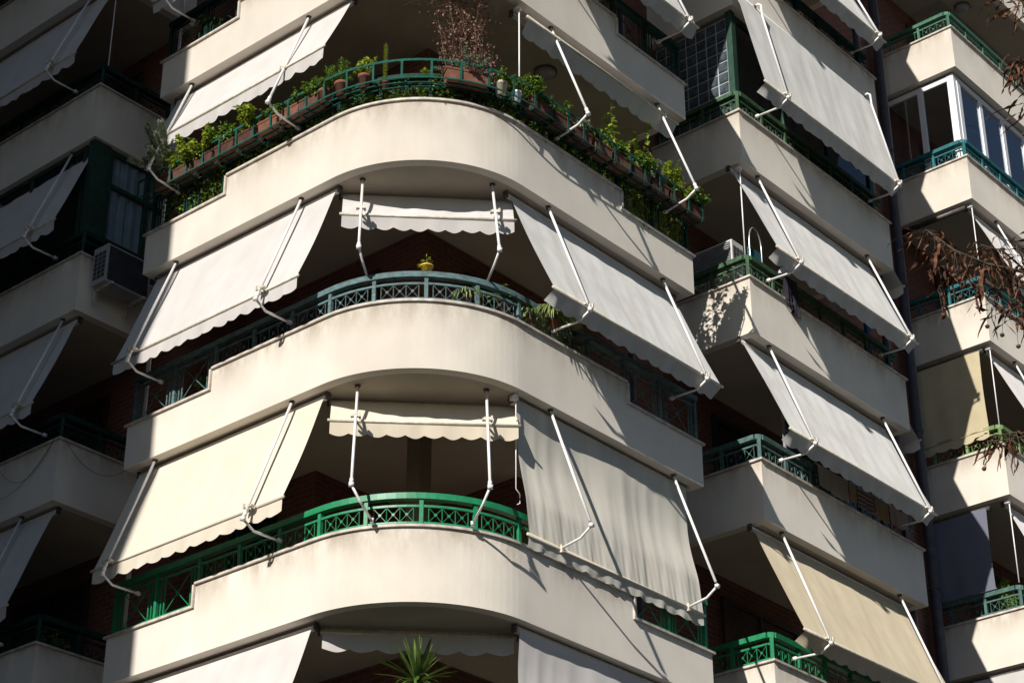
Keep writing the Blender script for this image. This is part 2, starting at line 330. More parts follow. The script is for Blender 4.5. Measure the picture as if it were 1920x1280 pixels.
# ------------------------------------------------------------------ railings
def rosette(mb, c, t, u, n, r=.02):
    mb.obox(c, t, u, n, r*.75, r*.75, r*.45); mb.obox(c, (t+u).normalized(), (u-t).normalized(), n, r*.75, r*.75, r*.46)
def railing(label, m, fn, s0, s1, posts, z, notch=None, steps=.12, group='balcony railings', handw=.09):
    """fn(s, d, z) -> Vector on the parapet line; inset .06"""
    I = -.07; t0 = fn((s0+s1)/2, I, z); T = thing('balcony_railing', label, 'railing', t0, group)
    def path(a, b):
        n = max(1, int(abs(b-a)/steps)); ss = [a+(b-a)*i/n for i in range(n+1)]; return ss
    def rail(nm, a, b, zz, hw, hh, wob=0):
        mb = MB(); ss = path(a, b)
        for p, q in zip(ss, ss[1:]):
            A, Bq = fn(p, I, zz), fn(q, I, zz); d = (Bq-A); 
            if d.length < 1e-4: continue
            e = d.normalized()*.001; mb.bar(A-e, Bq+e, hw, hh)
        return mb.build(nm, m, T)
    rail('handrail', s0, s1, z+.385, handw, .075); rail('middle_rail', s0, s1, z+.265, .03, .028)
    hs0, hs1 = (max(s0, -3.43), min(s1, 3.43)) if notch else (s0, s1)
    rail('bottom_rail', hs0, hs1, z+.055, .025, .022)
    for s in posts:
        b = z-.30 if notch and abs(s) > 3.45 else z
        p = fn(s, I, 0); t = (fn(s+.01, I, 0)-fn(s-.01, I, 0)).normalized(); n = t.cross(Vector((0, 0, 1)))
        MB().obox((p.x, p.y, (b+z+.345)/2), t, n, Vector((0, 0, 1)), .024, .024, (z+.345-b)/2).build('post', m, T)
    lw = .005
    for a, b in zip(posts, posts[1:]):
        mid = (a+b)/2; low = notch and abs(mid) > 3.5; mb = MB()
        if low:
            zb, zt = z-.24, z+.25
            mb.bar(fn(a, I, zb), fn(b, I, zb), .025, .022)
            for s in (a+.09, a+.15, b-.15, b-.09): mb.bar(fn(s, I, zb), fn(s, I, zt), .016, .016)
            c = fn(mid, I, (zb+zt)/2)
            for u, v in ((a+.15, b-.15), (b-.15, a+.15)): mb.bar(fn(u, I, zb), fn(v, I, zt), .009, .009)
            t = (fn(b, I, 0)-fn(a, I, 0)).normalized(); rosette(mb, c, t, Vector((0, 0, 1)), t.cross(Vector((0, 0, 1))), .03)
        else:
            zb, zt = z+.066, z+.251; n = max(1, int((b-a-.1)/.165)); w_ = .165; o = mid-n*w_/2
            for i in range(n+1): mb.bar(fn(o+i*w_, I, zb), fn(o+i*w_, I, zt), .008, .008)
            for i in range(n):
                p, q = o+i*w_, o+(i+1)*w_
                mb.bar(fn(p, I, zb), fn(q, I, zt), lw, lw); mb.bar(fn(q, I, zb), fn(p, I, zt), lw, lw)
                t = (fn(q, I, 0)-fn(p, I, 0)).normalized(); rosette(mb, fn((p+q)/2, I, (zb+zt)/2), t, Vector((0, 0, 1)), t.cross(Vector((0, 0, 1))))
        mb.build('lattice_panel', m, T)
    return T
def polyfn(pts):
    L = [0]
    for p, q in zip(pts, pts[1:]): L.append(L[-1]+(Vector(q)-Vector(p)).length)
    cache = {}
    def fn(s, d, z):
        if d not in cache: cache[d] = offs(pts, d)
        P = cache[d]; i = 0
        while i < len(L)-2 and s > L[i+1]: i += 1
        f = (s-L[i])/(L[i+1]-L[i]); v = P[i].lerp(P[i+1], f); return Vector((v.x, v.y, z))
    return fn, L
CP = [-5.04, -4.5, -3.96, -3.46, -2.75, -2.04, -1.36, -.68, 0, .68, 1.36, 2.04, 2.75, 3.46, 3.96, 4.5, 5.04]
CP = [-5.08, -4.28, -3.48, -2.75, -2.04, -1.36, -.68, 0, .68, 1.36, 2.04, 2.75, 3.48, 4.28, 5.08]
LV = {-1: 'below the bright green curved railing', 0: 'on the storey of the bright green curved railing', 1: 'on the storey of the worn blue curved railing',
      2: 'on the storey of the planter-lined curved balcony', 3: 'on the storey above the planter-lined curved balcony', 4: 'two storeys above the planter-lined balcony', 5: 'three storeys above the planter-lined balcony'}
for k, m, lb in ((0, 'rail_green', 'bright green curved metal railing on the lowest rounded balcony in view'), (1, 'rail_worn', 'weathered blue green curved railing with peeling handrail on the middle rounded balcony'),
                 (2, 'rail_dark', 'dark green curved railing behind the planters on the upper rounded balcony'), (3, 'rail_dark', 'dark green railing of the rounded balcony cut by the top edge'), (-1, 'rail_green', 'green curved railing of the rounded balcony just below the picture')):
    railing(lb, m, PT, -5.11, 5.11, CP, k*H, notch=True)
fR1, lR1 = polyfn(P_R1); c1 = lR1[1]
def posts_from(c, step, a, b):
    s = c; out = [c]
    while s-step > a: s -= step; out.insert(0, s)
    s = c
    while s+step < b: s += step; out.append(s)
    return out
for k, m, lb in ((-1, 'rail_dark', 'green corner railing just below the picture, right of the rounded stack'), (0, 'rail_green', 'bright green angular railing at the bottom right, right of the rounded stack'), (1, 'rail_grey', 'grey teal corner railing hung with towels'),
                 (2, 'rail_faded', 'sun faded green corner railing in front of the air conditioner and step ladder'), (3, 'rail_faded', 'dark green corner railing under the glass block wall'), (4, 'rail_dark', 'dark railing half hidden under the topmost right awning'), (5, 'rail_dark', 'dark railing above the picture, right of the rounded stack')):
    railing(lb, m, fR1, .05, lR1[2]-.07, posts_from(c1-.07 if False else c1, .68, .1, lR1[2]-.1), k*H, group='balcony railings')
fR2, lR2 = polyfn(P_R2); c2 = lR2[1]
for k, m, lb in ((0, 'rail_dark', 'dark railing at the far right, lowest one beside the frame edge'), (1, 'rail_grey', 'dark teal corner railing with a leafy shrub behind it at the far right'), (2, 'rail_olive', 'olive green corner railing beneath the yellow blind'), (3, 'rail_teal', 'teal corner railing seen through the dry brown twigs'),
                 (4, 'rail_teal', 'blue green corner railing in front of the white framed glazing'), (5, 'rail_mint', 'mint green corner railing at the top right')):
    railing(lb, m, fR2, .05, lR2[2]-.3, posts_from(c2, .68, .1, lR2[2]-3), k*H, group='balcony railings')
fL, lL = polyfn(P_L); cl = lL[1]
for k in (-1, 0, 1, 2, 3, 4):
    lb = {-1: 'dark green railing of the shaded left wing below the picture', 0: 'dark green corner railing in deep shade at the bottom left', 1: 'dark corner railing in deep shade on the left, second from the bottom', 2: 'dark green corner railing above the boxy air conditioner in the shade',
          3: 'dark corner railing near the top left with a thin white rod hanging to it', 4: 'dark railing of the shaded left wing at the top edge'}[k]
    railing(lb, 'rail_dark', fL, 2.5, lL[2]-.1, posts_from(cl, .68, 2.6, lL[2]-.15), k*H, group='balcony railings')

# ------------------------------------------------------------------ awnings
def awning(label, cloth, O, u, o, s0, s1, k, arms, bar=(.52, .32), base=.15, style='drop', val=.19, top_z=1.985, roll_d=-.20, slack=.016, wob=.008, lean=0., curl=False, elbow=(.595, .24), rod=None, metal='white_metal', roll_r=.035, valw=.26, group='window awnings', toparm=2.05, arm_top_d=-.08, seed=1, bar_m='worn_metal'):
    rr = random.Random(seed); O = Vector(O); u = Vector(u).normalized(); o = Vector(o).normalized(); zb = k*H
    T = thing('awning', label, 'awning', O+u*((s0+s1)/2)+Vector((0, 0, zb+top_z)), group)
    W = lambda s, d, z: O+u*s+o*d+Vector((0, 0, zb+z))
    MB().tube([W(s0-.02, roll_d, top_z), W(s1+.02, roll_d, top_z)], roll_r, 12).build('roller', metal if style == 'drop' else 'worn_metal', T, True)
    for s in (s0-.04, s1+.04): MB().obox(W(s, roll_d, top_z+.01), u, o, Vector((0, 0, 1)), .014, .035, .048).build('roller_bracket', 'dark_metal', T)
    bd, bz = bar; ph = rr.uniform(0, 6)
    t0 = Vector((roll_d+roll_r, top_z-.01)) if style == 'drop' else Vector((roll_d+roll_r+.004, top_z))
    def fab(i, j):
        s = s0+(s1-s0)*i; d = t0.x+(bd-t0.x)*j; z = t0.y+(bz-t0.y)*j
        q = math.sin(math.pi*j)
        nrm = (-slack*q*(.6+.4*math.sin(3.1*i+ph))) + wob*q*(math.sin(s*7.3+ph+j*2)+.6*math.sin(s*17+ph*2+j*4)) + wob*.5*math.sin(s*31+ph)*j
        L = math.hypot(bd-t0.x, bz-t0.y); nx, nz = -(bz-t0.y)/L, (bd-t0.x)/L
        if style == 'screen':
            env = j**.7*(1-.45*j); nrm = .012*env*(math.sin(s*5.1+1.2*j+ph)+.7*math.sin(s*11.7-1.5*j+ph)+.9*abs(math.sin(s*9.5+1.4*j+math.sin(s*3)))**3+.35*math.sin(s*41+6*j)*j*j+.25*math.sin(s*67-9*j)*j**3) - .055*(math.sin(math.pi*min(1, j/.74))**1.3)*(1+.4*math.sin(s*2.6+ph))
        return W(s, d+nx*nrm, z+nz*nrm)
    f = MB().grid(fab, 240 if style == 'screen' else 60, 30).build('fabric', cloth, T, True, fix=False)
    MB().tube([W(s0-.03, bd, bz), W(s1+.03, bd, bz)], .019, 10).build('front_bar', bar_m, T, True)
    if val:
        n = max(3, round((s1-s0)/valw)); 
        def vf(i, j):
            s = s0+(s1-s0)*i; sc_ = abs(math.sin(math.pi*i*n)); h = val*(.80+.20*sc_)
            e = max(0, 1-min(i, 1-i)*(s1-s0)/.12) if curl else 0
            return W(s, bd-.004+.012*j*math.sin(s*13+ph)+.006*j*math.sin(s*29)-e*.07*j-lean*val*j, bz-.018-h*j+e*.05*j)
        MB().grid(vf, n*8, 4).build('valance', cloth, T, True, fix=False)
    for a in arms:
        mb = MB()
        if style == 'rigid':                              # explicit world points: (top, elbow, bend, base, clamp fraction)
            tp, el, bn, bs, cf = [Vector(x) if not isinstance(x, float) else x for x in a]
        else:
            tp, el, bn, bs = W(a, arm_top_d, toparm-.01), W(a, elbow[0], elbow[1]), W(a, elbow[0]-.18, elbow[1]-.10), W(a-.0, .0, base); cf = None
            if True: cf = max(.05, min(.97, (toparm-bar[1])/(toparm-elbow[1])))
        up_ = tp.lerp(el, .965)
        if curl == 'hook': mb.tube([tp, tp+o*.07+Vector((0, 0, .02)), tp+o*.12+Vector((0, 0, -.03)), tp.lerp(el, .12)+o*.07, up_], .019, 8)
        else: mb.tube([tp, up_], .019, 8)
        mb.lathe(up_, [(.026, -.03), (.026, .03)], 10, az=(el-tp).normalized(), ax=(el-tp).normalized().orthogonal().normalized(), ay=(el-tp).normalized().cross((el-tp).normalized().orthogonal().normalized()))
        b1 = el.lerp(bn, .6)+Vector((0, 0, -.0)); mb.tube([el, b1, bn.lerp(el, .12), bn, bn.lerp(bs, .15), bs], .016, 8)
        mb.obox(el, u, o, Vector((0, 0, 1)), .03, .022, .022)
        mb.obox(bs, u, o, Vector((0, 0, 1)), .022, .03, .022)
        A = mb.build('support_arm', metal, T, True)
        MB().lathe(tp+Vector((0, 0, -.035)), [(.022, 0), (.03, .02), (.04, .045)], 10).build('ceiling_socket', 'dark_metal', A)
        if cf is not None:
            c = tp.lerp(el, cf); q = MB(); bb = Vector((0, 0, zb+bz))+O+u*((c-O).dot(u))+o*bd; q.bar(c, bb, .02, .02); q.obox(c, u, o, Vector((0, 0, 1)), .045, .022, .02); q.obox(c+u*.05, u, o, Vector((0, 0, 1)), .012, .04, .03); q.obox(c-u*.05+o*-.02, u, o, Vector((0, 0, 1)), .012, .03, .012)
            q.build('clamp', 'worn_metal', A)
    if rod:
        rx, rd, rz0, kind = rod; mb = MB()
        if kind == 'crank': mb.tube([W(rx, rd, top_z-.05), W(rx, rd, rz0), W(rx+.07, rd, rz0-.04), W(rx+.07, rd, rz0-.17), W(rx-.01, rd+.02, rz0-.22)], .007, 6)
        else: mb.tube([W(rx, rd, top_z-.03), W(rx, rd, rz0)], .011, 6)
        mb.obox(W(rx, rd-.03, top_z+.0), u, o, Vector((0, 0, 1)), .03, .05, .03)
        mb.build('crank_rod', 'white_metal', T, True)
    return T
UL, OL = (0, 1, 0), (-1, 0, 0); UR, OR = (1, 0, 0), (0, -1, 0); UC, OC = Vector((1, -1, 0)).normalized(), Vector((-1, -1, 0)).normalized()
# rounded stack, left facade
awning('cream drop arm awning in full sun left of the bright green curved railing', 'cream_cloth', (0, 0, 0), UL, OL, 1.88, 5.36, 0, [2.36, 4.95], bar=(.43, .43), seed=3, bar_m='cream_cloth')
awning('white sunlit awning left of the worn blue curved railing', 'white_cloth', (0, 0, 0), UL, OL, 1.84, 5.38, 1, [2.40, 4.88], bar=(.43, .43), seed=4)
awning('half lowered white awning over the planters left of the upper rounded balcony', 'white_cloth', (0, 0, 0), UL, OL, 1.72, 5.30, 2, [2.46, 4.88], bar=(.30, .97), elbow=(.56, .28), seed=5, val=.21)
awning('white awning at the top edge above the leftmost planters', 'white_cloth', (0, 0, 0), UL, OL, 1.88, 5.32, 3, [2.40, 4.88], bar=(.43, .43), seed=6)
awning('white awning cut by the bottom edge, left of the palm', 'white_cloth', (0, 0, 0), UL, OL, 1.90, 5.38, -1, [2.40, 4.88], bar=(.43, .43), seed=7, toparm=1.2, arm_top_d=.16)
# rounded stack, right facade
awning('wrinkled grey beige screen awning hanging straight down beside the bright green railing', 'grey_cloth', (0, 0, 0), UR, OR, 1.78, 5.28, 0, [], style='screen', bar=(.055, .13), roll_d=-.20, roll_r=.055, val=.15, lean=.1, seed=8, rod=(-.0+1.72, -.1, .75, 'crank'), bar_m='ivory_cloth')
SC = [o for o in bpy.data.objects if o.name.startswith('awning') and o.parent is None][-1]
for x in (2.36, 4.92):                                     # its drop arms are clamped to the bottom bar
    mb = MB(); tp, el, bn, bs = Vector((x, .08, 2.04)), Vector((x, -.54, .30)), Vector((x, -.37, .185)), Vector((x, -.06, .13))
    mb.tube([tp, tp.lerp(el, .965)], .019, 8); mb.tube([el, el.lerp(bn, .5), bn, bn.lerp(bs, .15), bs], .016, 8); mb.obox(el, Vector(UR), Vector(OR), Vector((0, 0, 1)), .03, .022, .022)
    A = mb.build('support_arm', 'white_metal', SC, True); MB().obox(bs+Vector((0, -.012, .0)), Vector(UR), Vector(OR), Vector((0, 0, 1)), .016, .022, .05).build('clamp', 'worn_metal', A)
    MB().lathe(tp+Vector((0, 0, -.03)), [(.022, 0), (.03, .02), (.04, .04)], 10).build('ceiling_socket', 'dark_metal', A)
awning('white awning with stained cloth right of the worn blue curved railing', 'pale_cloth', (0, 0, 0), UR, OR, 1.74, 5.29, 1, [2.36, 4.86], lean=.55, roll_d=-.25, seed=9, curl=True)
awning('rolled up white awning with drooping valance right of the upper rounded balcony', 'white_cloth', (0, 0, 0), UR, OR, 1.85, 5.22, 2, [2.46, 4.90], lean=.55, roll_d=-.25, bar=(.03, 1.82), elbow=(.55, .31), seed=10, val=.23, rod=(1.78, -.08, .42, 'rod'))
awning('white awning at the top edge between the rounded stack and the glass blocks', 'pale_cloth', (0, 0, 0), UR, OR, 1.78, 5.18, 3, [2.40, 4.90], lean=.55, roll_d=-.25, seed=11)
awning('white screen awning hanging down at the bottom edge right of the palm', 'white_cloth', (0, 0, 0), UR, OR, 1.78, 5.28, -1, [], style='screen', bar=(.055, .13), roll_d=-.15, roll_r=.05, val=.15, seed=12)
awning('unseen white awning added for its shadow, above the picture on the right facade of the rounded stack', 'pale_cloth', (0, 0, 0), UR, OR, 1.78, 5.18, 4, [2.40, 4.90], lean=.55, roll_d=-.25, seed=13)  # unseen awning, added for the shadow it casts on storeys below
# rounded stack, chord awnings across the curve
OB = Vector((.97, .97, 0))
def carm(k, s_t, el, base, sumt=1.75):
    tp = Vector(((sumt+s_t*1.4142)/2, (sumt-s_t*1.4142)/2, k*H+2.04)); el = Vector(el); base = Vector(base)
    bn = el.lerp(base, .45)+Vector((-.05, -.05, -.05)); return (tp, el, bn, base)
awning('narrow white awning across the curve above the worn blue railing', 'white_cloth', OB, UC, OC, -1.09, 1.12, 1, [(*carm(1, -.84, (-.19, 1.01, 3.63), (.219, 1.239, 3.43)), .42), (*carm(1, .84, (1.00, -.26, 3.63), (1.256, .183, 3.43)), .42)],
       bar=(.22, 1.46), style='rigid', val=.20, seed=14, valw=.22)
OD = Vector((1.12, 1.12, 0))
awning('narrow ivory awning across the curve above the bright green railing', 'ivory_cloth', OD, UC, OC, -1.12, 1.17, 0, [(*carm(0, -.80, (-.30, .86, .335), (.10, .907, .03)), .31), (*carm(0, .78, (.80, -.30, .335), (.933, .088, .03)), .31)],
       bar=(.40, 1.54), style='rigid', val=.19, seed=15, valw=.24, roll_d=-.02)
awning('rolled up white awning with only its valance showing above the palm', 'white_cloth', OD, UC, OC, -1.10, 1.14, -1, [], bar=(.04, 1.96), style='rigid', val=.22, seed=16, valw=.32, roll_d=-.02, roll_r=.045)
# shaded left wing
for k, lb in ((3, 'blue grey shaded awning in the top left corner'), (2, 'shaded awning at the left edge beside the curtained green window'), (1, 'shaded awning at the left edge below the air conditioner'), (0, 'shaded awning in the bottom left corner'), (4, 'shaded awning above the top left corner')):
    awning(lb, 'white_cloth', (0, 0, 0), UL, OL, 7.15, 10.98, k, [7.62 if k > 1 else (7.36 if k == 1 else 7.78), 10.4], bar=(.43, .43), seed=20+k, rod=(7.2, -.25, .42, 'rod') if k == 3 else None)
# right stack
for k, cl, lb in ((5, 'pale_cloth', 'unseen pale awning added for its shadow, above the picture right of the rounded stack'), (4, 'pale_cloth', 'pale awning at the top edge right of the glass blocks'), (3, 'pale_cloth', 'large pale awning with hooked arms beside the glass block wall'), (2, 'pale_cloth', 'pale striped looking awning right of the step ladder'),  # topmost one is out of view, added to cast its shadow downwards
                  (1, 'pale_cloth', 'pale awning over the hanging towels'), (0, 'tan_cloth', 'tan weathered awning at the bottom right')):
    awning(lb, cl, (0, 0, 0), UR, OR, 6.96, 10.92, k, [7.47, 10.63 if k != 3 else 10.76], lean=.55, roll_d=-.25 if k != 3 else .06, top_z=1.985 if k != 3 else 2.25, arm_top_d=-.08 if k != 3 else .09, seed=30+k, curl='hook' if k == 3 else True, elbow=(.595, .23), bar=(.52, .30), rod=(7.02, -.1, .42, 'rod') if k == 2 else None, slack=.01, valw=.28, toparm=2.05 if k != 3 else 2.27)
for k, z0_ in ((2, 2.35), (1, 2.45)):
    awning({2: 'small pale end awning behind the middle right parapet', 1: 'small pale end awning behind the lower right parapet'}[k], 'white_cloth', (11.35, 0, 0), (0, 1, 0), (1, 0, 0), .12, 1.5, k, [], bar=(.48, z0_-.35), top_z=z0_, roll_d=.04, val=.16, seed=90+k, wob=.003)
# far right stack
for k, lb in ((3, 'white awning behind the dry brown twigs at the far right'), (2, 'white awning right of the yellow blind at the far right'), (1, 'white awning right of the blue grey blind at the far right'), (0, 'white awning in the bottom right corner')):
    awning(lb, 'white_cloth', (0, 0, 0), UR, OR, 14.82, 18.6, k, [15.6, 18.2], lean=.55, roll_d=-.25, seed=40+k, rod=(14.72, -.10, {3: .62, 2: .42, 1: .5, 0: 1.4}[k], 'rod'))
def blind(label, cloth, y0, y1, k, zbot, x=14.64, roll=1.93, seed=0, val=.16):
    T = thing('roller_blind', label, 'blind', (x, (y0+y1)/2, k*H+roll), 'side blinds of the far right balconies')
    MB().tube([(x, y0-.05, k*H+roll), (x, y1+.05, k*H+roll)], .05, 12).build('roller', 'dark_metal', T, True)
    rr = random.Random(seed); ph = rr.uniform(0, 6)
    def f(i, j): y = y0+(y1-y0)*i; return (x-.05+.02*math.sin(y*6+ph)*j+.01*math.sin(y*15+ph+3*j)*j-.03*math.sin(3.14*j), y, k*H+roll+(zbot-roll)*j)
    MB().grid(f, 30, 16).build('fabric', cloth, T, True, fix=False)
    MB().tube([(x-.05, y0-.02, k*H+zbot), (x-.05, y1+.02, k*H+zbot)], .014, 8).build('bottom_bar', cloth, T, True)
    if val:
        def v(i, j): y = y0+(y1-y0)*i; return (x-.05+.02*math.sin(y*9)*j, y, k*H+zbot-.01-j*val*(.75+.25*abs(math.sin(i*3.1416*5))))
        MB().grid(v, 40, 3).build('valance', cloth, T, True, fix=False)
blind('yellow roller blind half in sun above the olive green railing', 'yellow_cloth', .25, 1.55, 2, .38, seed=1, val=.17)
blind('blue grey roller blind in the shade at the far right', 'dusk_cloth', .48, 1.62, 1, .45, seed=2, val=0)
blind('dark roller blind at the bottom right corner', 'white_cloth', .12, 1.62, 0, .5, seed=3, val=0)
MB().tube([(14.66, .2, 3*H+1.96), (14.66, 1.6, 3*H+1.96)], .05, 12).build('roller_housing', 'dark_metal', B, True)

# ------------------------------------------------------------------ glazing and fittings
def frame_panel(T, nm, pts_fn, a0, a1, z0, z1, muls, m, gl, w_=.05, d=.05, hz=()):
    """pts_fn(a, d, z) -> Vector. frame with mullions at muls; one pane part per bay"""
    fr = MB(); u = (pts_fn(a1, 0, 0)-pts_fn(a0, 0, 0)).normalized(); n = (pts_fn(a0, 1, 0)-pts_fn(a0, 0, 0)).normalized(); Z = Vector((0, 0, 1))
    al = [a0]+list(muls)+[a1]
    for a in al: fr.obox(pts_fn(a, 0, (z0+z1)/2), u, n, Z, w_/2, d/2, (z1-z0)/2)
    for z in (z0+w_/2, z1-w_/2)+tuple(hz):
        for a, b in zip(al, al[1:]): fr.obox(pts_fn((a+b)/2, 0, z), u, n, Z, (b-a)/2-w_/2, d/2-.004, w_/2)
    o = fr.build(nm, m, T)
    for a, b in zip(al, al[1:]):
        if gl: MB().obox(pts_fn((a+b)/2, 0, (z0+z1)/2), u, n, Z, (b-a)/2-w_/2, .004, (z1-z0)/2-w_).build('pane', gl, o)
    return o
fx = lambda x: (lambda a, d, z: Vector((x-d, a, z)))
fy = lambda y: (lambda a, d, z: Vector((a, y-d, z)))
G = thing('balcony_glazing', 'white framed balcony glazing with blue reflections at the upper right', 'glazing', (14.7, .2, 12))
frame_panel(G, 'window_frame', fx(14.72), .22, 1.66, 12.0, 14.0, (.88,), 'pvc', 'glass', .11, .06)
frame_panel(G, 'window_frame', fy(.16), 14.88, 21.0, 12.0, 14.0, (15.72, 16.6, 17.48, 18.36, 19.24, 20.12), 'pvc', 'glass', .12, .06)
MB().box(14.70, 14.84, .14, .28, 12.0, 14.02).build('corner_post', 'pvc', G)
G = thing('balcony_glazing', 'frameless glass screen above the mint green railing at the top right', 'glazing', (14.7, .05, 15))
for i in range(4): MB().box(16.18+i*.9, 17.06+i*.9, .915, .923, 15.05, 17.045).build('pane', 'glass', G)
MB().box(16.165, 16.173, .925, 1.69, 15.05, 17.045).build('pane', 'glass', G)
G = thing('glass_block_wall', 'wall of clear glass blocks closing the shaded end of the balcony', 'glass block wall', (7.07, .6, 9))
gb = MB(); mo = MB(); y0, z0, c = .22, 9.10, .2
for i in range(7):
    for j in range(9):
        y, z = y0+i*c, z0+j*.205
        gb.obox((7.09, y+c/2, z+.1), Vector((1, 0, 0)), Vector((0, 1, 0)), Vector((0, 0, 1)), .035, .088, .088); gb.obox((7.09, y+c/2, z+.1), Vector((1, 0, 0)), Vector((0, 1, 0)), Vector((0, 0, 1)), .043, .072, .072)
for i in range(8): mo.box(7.065, 7.115, y0+i*c-.011, y0+i*c+.011, z0-.005, z0+9*.205)
for j in range(10): mo.box(7.067, 7.113, y0, y0+7*c, z0+j*.205-.009, z0+j*.205+.009)
gb.build('glass_blocks', 'glass_block', G); mo.build('mortar', 'block_joint', G)
G = thing('balcony_glazing', 'green framed tinted glazing beside the glass block wall', 'glazing', (7.1, .15, 9))
frame_panel(G, 'window_frame', fy(.17), 7.2, 11.1, 9.02, 11.04, (8.5, 9.8), 'green_frame', 'glass_dark', .09, .08, (9.5,))
MB().box(7.04, 7.15, .10, .21, 9.0, 11.05).build('corner_post', 'green_frame', G)
G = thing('balcony_glazing', 'small paned grey windows behind the hanging towels', 'glazing', (9.5, .4, 3))
frame_panel(G, 'window_frame', fy(.45), 8.3, 11.2, 2.3, 5.04, (8.7, 9.1, 9.5, 9.9, 10.3, 10.7), 'grey_frame', 'glass_dark', .035, .04, (3.4, 3.75, 4.1, 4.45))
G = thing('balcony_glazing', 'green framed corner window with pale curtains in the shaded left wing', 'glazing', (.1, 7.1, 6))
frame_panel(G, 'window_frame', fy(7.10), .42, 1.6, 6.42, 8.04, (1.15,), 'green_frame', 'glass', .07, .06, (7.42,))
MB().box(.05, .37, 7.05, 7.17, 6.42, 8.05).box(.05, 1.66, 7.03, 7.16, 6.35, 6.42).build('corner_post', 'green_frame', G)
frame_panel(G, 'window_frame', fx(.11), 7.3, 11.5, 6.42, 8.04, (8.6, 10.), 'green_frame', 'glass_dark', .07, .06)
cu = MB().grid(lambda i, j: (.45+1.15*i, 7.15+.02*math.sin(i*40)+.01*math.sin(i*97+j*3), 6.45+1.58*j), 90, 4).build('curtain', 'curtain', G, True)

def ac(label, c, u, o, L=.82, W_=.3, Hh=.56, gm='ac_grey', cm='ac_white'):
    c, u, o = Vector(c), Vector(u), Vector(o); Z = Vector((0, 0, 1)); T = thing('air_conditioner', label, 'air conditioner', c, 'outdoor air conditioner units')
    MB().obox(c, u, o, Z, L/2, W_/2, Hh/2).build('casing', cm, T)
    MB().obox(c+o*(W_/2+.003), u, o, Z, L/2-.03, .004, Hh/2-.03).build('front_panel', 'ac_grey', T)
    g = MB()
    for i in range(13): g.obox(c+o*(W_/2+.010)+Z*(-Hh/2+.06+i*(Hh-.12)/12), u, o, Z, L/2-.03, .003, .003)
    g.build('grille', gm, T)
    s = MB()
    for sg in (-1, 1):
        for i in range(6):
            for j in range(3): s.obox(c+u*(sg*(L/2+.004))+Z*(-.2+i*.075)+o*(-.09+j*.09), u, o, Z, .004, .035, .028)
    s.build('side_vent', 'ac_grey', T)
    for sg in (-.3, .3):
        b = MB(); b.obox(c+u*sg-Z*(Hh/2+.02), u, o, Z, .02, W_/2+.06, .018); b.obox(c+u*sg-Z*(Hh/2+.12)-o*(W_/2+.03), u, o, Z, .018, .014, .12)
        b.build('bracket', 'worn_metal', T)
ac('boxy air conditioner hung on the shaded parapet below the curtained window', (.55, 6.72, 5.75), (1, 0, 0), (0, -1, 0), .80, .32, .62)
ac('air conditioner standing behind the faded green corner railing', (7.27, .82, 6.58), (0, 1, 0), (-1, 0, 0), .85, .3, .60, 'ac_bright', 'ac_bright')

def ladder():
    T = thing('step_ladder', 'folded metal step ladder leaning behind the faded green railing', 'ladder', (7.6, .3, 5.3))
    P = lambda a, z: Vector((7.46+a*.36, .30+.02*a+.0*z, z)); fr = MB()
    pts = [P(0, 5.3), P(.02, 7.0)]+[P(.5-.48*math.cos(t*math.pi/8), 7.0+.27*math.sin(t*math.pi/8)) for t in range(1, 8)]+[P(.98, 7.0), P(1, 5.3)]
    fr.tube(pts, .014, 8); fr.build('frame', 'chrome', T, True)
    for z in (5.6, 5.9, 6.2, 6.5): MB().obox(P(.5, z)+Vector((0, .04, 0)), Vector((1, 0, 0)), Vector((0, 1, 0)), Vector((0, 0, 1)), .17, .06, .012).build('step', 'plastic_blue', T)
    MB().obox(P(.5, 6.76)+Vector((0, .03, 0)), Vector((1, 0, 0)), Vector((0, 1, 0)), Vector((0, 0, 1)), .16, .02, .13).build('tray', 'plastic_blue', T)
ladder()

def cloth(name, label, m, x0, x1, zt, zb0, zb1, y=-.035, cat='towel', grp=None, fold=.012):
    def f(i, j):
        x = x0+(x1-x0)*i; zb = zb0+(zb1-zb0)*i
        if j < .12: return (x, .11-(.11-y)*(j/.12), zt+.012+.006*math.sin(j/.12*3.14))
        q = (j-.12)/.88; return (x+.02*q*math.sin(i*5), y-.01*q+fold*q*math.sin(x*26)+fold*.6*math.sin(x*57+q*3)*q, zt+(zb-zt)*q+.012*math.sin(i*9)*q)
    o = MB().grid(f, 30, 14).build(name, m, None, True, (x0, y, zt), fix=False); return tag(o, label, cat, grp)
GT = 'towels drying on the railing under the pale awning'
cloth('hanging_cloth', 'large beige lace cloth, first from the left on the towel railing', 'lace', 8.38, 9.2, 3.425, 3.05, 3.02, grp=GT)
cloth('towel', 'plain tan towel strip between the lace cloth and the striped towel', 'tan_towel', 9.22, 9.42, 3.425, 3.1, 3.1, grp=GT)
cloth('towel', 'pink towel with dark stripes hanging from the railing', 'striped', 9.44, 9.93, 3.425, 3.08, 3.03, grp=GT)
cloth('towel', 'square tan towel right of the striped one', 'tan_towel', 9.95, 10.33, 3.425, 3.05, 3.05, grp=GT)
cloth('towel', 'faded pink towel at the right end of the railing', 'pink_towel', 10.36, 10.9, 3.425, 3.1, 3.12, grp=GT)
cloth('hanging_cloth', 'dark purple cloth hanging over the railing under the awning', 'black_cloth', 7.82, 8.20, 6.425, 5.98, 5.70, fold=.03, cat='cloth')
tag(MB().lathe((8.02, .06, 6.47), [(.05, 0), (.09, .03), (.10, .09), (.07, .15), (.03, .17)], 14).build('bucket', 'white_pot', None, True, (8.02, .06, 6.47)), 'small white upturned bucket on the faded green railing', 'bucket')
